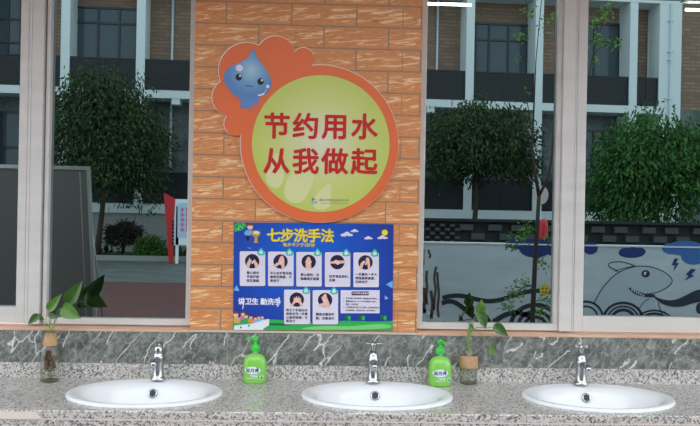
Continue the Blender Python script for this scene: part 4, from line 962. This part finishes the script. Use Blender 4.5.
VLOW = [(.0385, .001), (.0405, .004)]
VTALL = VLOW+[(.0405, .098), (.040, .115), (.037, .135), (.0315, .152), (.0245, .165), (.0195, .176)]+VTOP
VSHORT = VLOW+[(.0405, .090), (.0392, .104), (.0335, .118), (.0255, .130), (.0205, .142), (.0190, .158)]+VTOP
def vase(label, c, sleeve, wl, VP):
    r = empty('plant_bottle', (c.x, c.y, ZC), label=label, cat='plant bottle')
    MB().lathe(VP, (c.x, c.y, ZC), 40, cap1=False).build('glass_bottle', M_BGL, r)
    k = [(a-.0022, z) for a, z in VP if .004 <= z <= wl]
    MB().lathe([(k[0][0]-.002, .006)]+k[1:]+[(k[-1][0]-.0005, wl)], (c.x, c.y, ZC), 36, cap1=False).build('water', M_WATER, r)
    MB().lathe([(.001, .0045), (.036, .0045)], (c.x, c.y, ZC), 36, cap0=False, cap1=False).build('bottom_glass', mat('olive_glass_base', srgb(120, 124, 98), .2), r)
    MB().lathe(sleeve, (c.x, c.y, ZC), 36, cap0=False, cap1=False).build('sleeve', M_BURLAP, r)
    return r
def leaf(mb, b, tip, wpx, y0, y1, mi=0, curl=.12):
    """heart-shaped leaf from its base pixel to its tip pixel, hanging at depths y0 -> y1"""
    B, T_ = P(b[0], b[1], y0), P(tip[0], tip[1], y1); L = T_-B; ln = L.length; u = L.normalized()
    sd = Vector((0, -1, 0)).cross(u).normalized(); nrm = sd.cross(u)*-1
    if nrm.y > 0: nrm = -nrm
    hw = wpx*pxm(b[0], b[1], y0)/2
    prof = [(-.06, .0), (-.05, .42), (.04, .80), (.18, 1.0), (.34, .98), (.52, .80), (.70, .54), (.86, .24), (1.0, 0.0)]
    vs = []; n = len(prof)
    for i, (q, w_) in enumerate(prof):
        mid = B+L*(max(q, 0.0) if i == 0 else (q if q > .0 else 0))-nrm*curl*ln*(q-.4)**2
        e = B+L*q-nrm*curl*ln*(q-.4)**2
        vs += [e+sd*hw*w_+nrm*hw*w_*.25, e+sd*hw*w_*.5+nrm*hw*w_*.06, mid-nrm*hw*.06, e-sd*hw*w_*.5+nrm*hw*w_*.06, e-sd*hw*w_+nrm*hw*w_*.25]
    fs = [(i*5+j, i*5+j+1, (i+1)*5+j+1, (i+1)*5+j) for i in range(n-1) for j in range(4)]
    mb.add(vs, fs, mi, True)
def stems(mb, ps, r0=.0024, r1=.0016):
    pts = [P(a, b, y) for a, b, y in ps]; q = []
    for i in range(len(pts)-1):
        for k in range(4):
            f = k/4; p0, p1, p2, p3 = pts[max(0, i-1)], pts[i], pts[i+1], pts[min(len(pts)-1, i+2)]
            q.append(.5*((2*p1)+(p2-p0)*f+(2*p0-5*p1+4*p2-p3)*f*f+(3*p1-p0-3*p2+p3)*f**3))
    q.append(pts[-1]); mb.tube(q, [r0+(r1-r0)*i/(len(q)-1) for i in range(len(q))], 6)
def roots(mb, c, rng, n, z0, z1, rad):
    for i in range(n):
        a = rng.uniform(0, 6.28); p = Vector((c.x+rng.gauss(0, .003), c.y+rng.gauss(0, .003), ZC+.165)); pts = [p]; z = z1+(.145-z1)*rng.random()
        zz = .14
        while zz > z0+rng.uniform(0, .03) and len(pts) < 12:
            rr = rad*(1 if zz < .115 else .6)*rng.uniform(.2, 1); a += rng.gauss(0, .7); pts.append(Vector((c.x+rr*math.cos(a), c.y+rr*math.sin(a), ZC+zz))); zz -= rng.uniform(.006, .018)
        if len(pts) > 2: mb.tube(pts, rng.uniform(.0008, .0018), 5)
# left one
c = C(49.6, 380.8, ZC); yv0 = c.y
r = vase('glass bottle of brown roots with a cork sleeve at its neck, holding a pothos', c, [(.0302, .157), (.0308, .159), (.0222, .213), (.0215, .211)], .122, VTALL)
lp = empty('pothos_cutting', (c.x, c.y, ZC+.03), label='pothos cutting with brown roots and five broad leaves below the left window', cat='plant')
m = MB(); nk = (49.3, 336)
Y = yv0
stems(m, [(49.8, 345, Y), (49.6, 334, Y), (49.4, 322, Y), (49.6, 309.5, Y-.01)]); stems(m, [(51, 345, Y), (51, 334, Y), (58, 316, Y), (64, 309.5, Y-.01)]); stems(m, [(50.6, 345, Y), (51, 333, Y), (55.6, 318, Y), (59.6, 309.2, Y), (66, 306.4, Y+.01), (68, 302.5, Y+.01)])
stems(m, [(49, 345, Y), (48.6, 334, Y), (45.6, 326, Y), (41, 320, Y-.01), (38, 315.6, Y-.02)]); stems(m, [(49, 345, Y), (48, 332, Y), (44.6, 324, Y), (41, 318, Y)]); stems(m, [(50, 345, Y), (50, 330, Y), (51.2, 318.5, Y)])
m.build('stem', M_STEM, lp)
for (b, tip, w_, y0, y1, mm) in (((48.6, 309.6), (61.5, 293.4), 9.6, Y-.01, Y-.02, M_PLEAF), ((67.6, 302.4), (82.3, 280.5), 14.6, Y+.01, Y, M_PLEAF2), ((62.6, 307.6), (80.8, 318.5), 16, Y-.01, Y-.03, M_PLEAF), ((37.8, 315), (27.6, 324.6), 7.6, Y-.02, Y-.03, M_PLEAF2), ((38.2, 315.6), (44.4, 320.4), 5.6, Y-.005, Y-.02, M_PLEAF2), ((50.4, 315.2), (58.6, 318), 6.4, Y-.01, Y-.025, M_PLEAF2)):
    m = MB(); leaf(m, b, tip, w_, y0, y1); m.build('leaf', mm, lp, recalc=False)
m = MB(); roots(m, c, random.Random(5), 46, .03, .05, .030); m.build('roots', M_ROOT, lp)
# right one
c = C(468.2, 383, ZC); Y = c.y
r = vase('glass bottle of clear water with a cork sleeve round its middle, holding a pothos', c, [(.0418, .073), (.0422, .074), (.0415, .100), (.0400, .126), (.0385, .127)], .066, VSHORT)
lp = empty('pothos_cutting', (c.x, c.y, ZC+.03), label='pothos cutting with a drooping leaf below the right window', cat='plant')
m = MB()
stems(m, [(468, 350, Y), (469, 338, Y), (470.2, 326, Y), (476, 316, Y), (480.4, 311.8, Y-.01)], .003); stems(m, [(468.6, 350, Y), (469.4, 336, Y), (471.4, 326, Y), (476, 320, Y-.01), (480.6, 315.4, Y-.02)]); stems(m, [(469, 350, Y), (470.4, 334, Y), (477, 327.4, Y), (487, 328, Y-.01), (495.5, 326.2, Y-.02)])
stems(m, [(468.5, 350, Y), (470, 332, Y), (476, 331.5, Y-.01), (484, 338, Y-.02), (490.8, 346, Y-.025)], .002, .0012); stems(m, [(467.6, 350, Y), (467.8, 336, Y), (469.4, 325, Y), (468.2, 322.6, Y)], .0035, .0025)
m.build('stem', M_STEM, lp)
for (b, tip, w_, y0, y1, mm) in (((480.2, 312.6), (481.6, 299), 10.4, Y-.01, Y-.02, M_PLEAF), ((480.6, 313.6), (486, 329), 11, Y-.02, Y-.03, M_PLEAF2), ((495, 325.4), (508.6, 336.6), 10.5, Y-.02, Y-.035, M_PLEAF2), ((491.6, 345.4), (490.6, 358), 5.6, Y-.025, Y-.03, M_PLEAF), ((470, 324.4), (474.6, 330.5), 4, Y-.005, Y-.01, M_PLEAF)):
    m = MB(); leaf(m, b, tip, w_, y0, y1); m.build('leaf', mm, lp, recalc=False)
m = MB(); roots(m, c, random.Random(8), 12, .06, .075, .024); m.build('roots', M_ROOTG, lp)
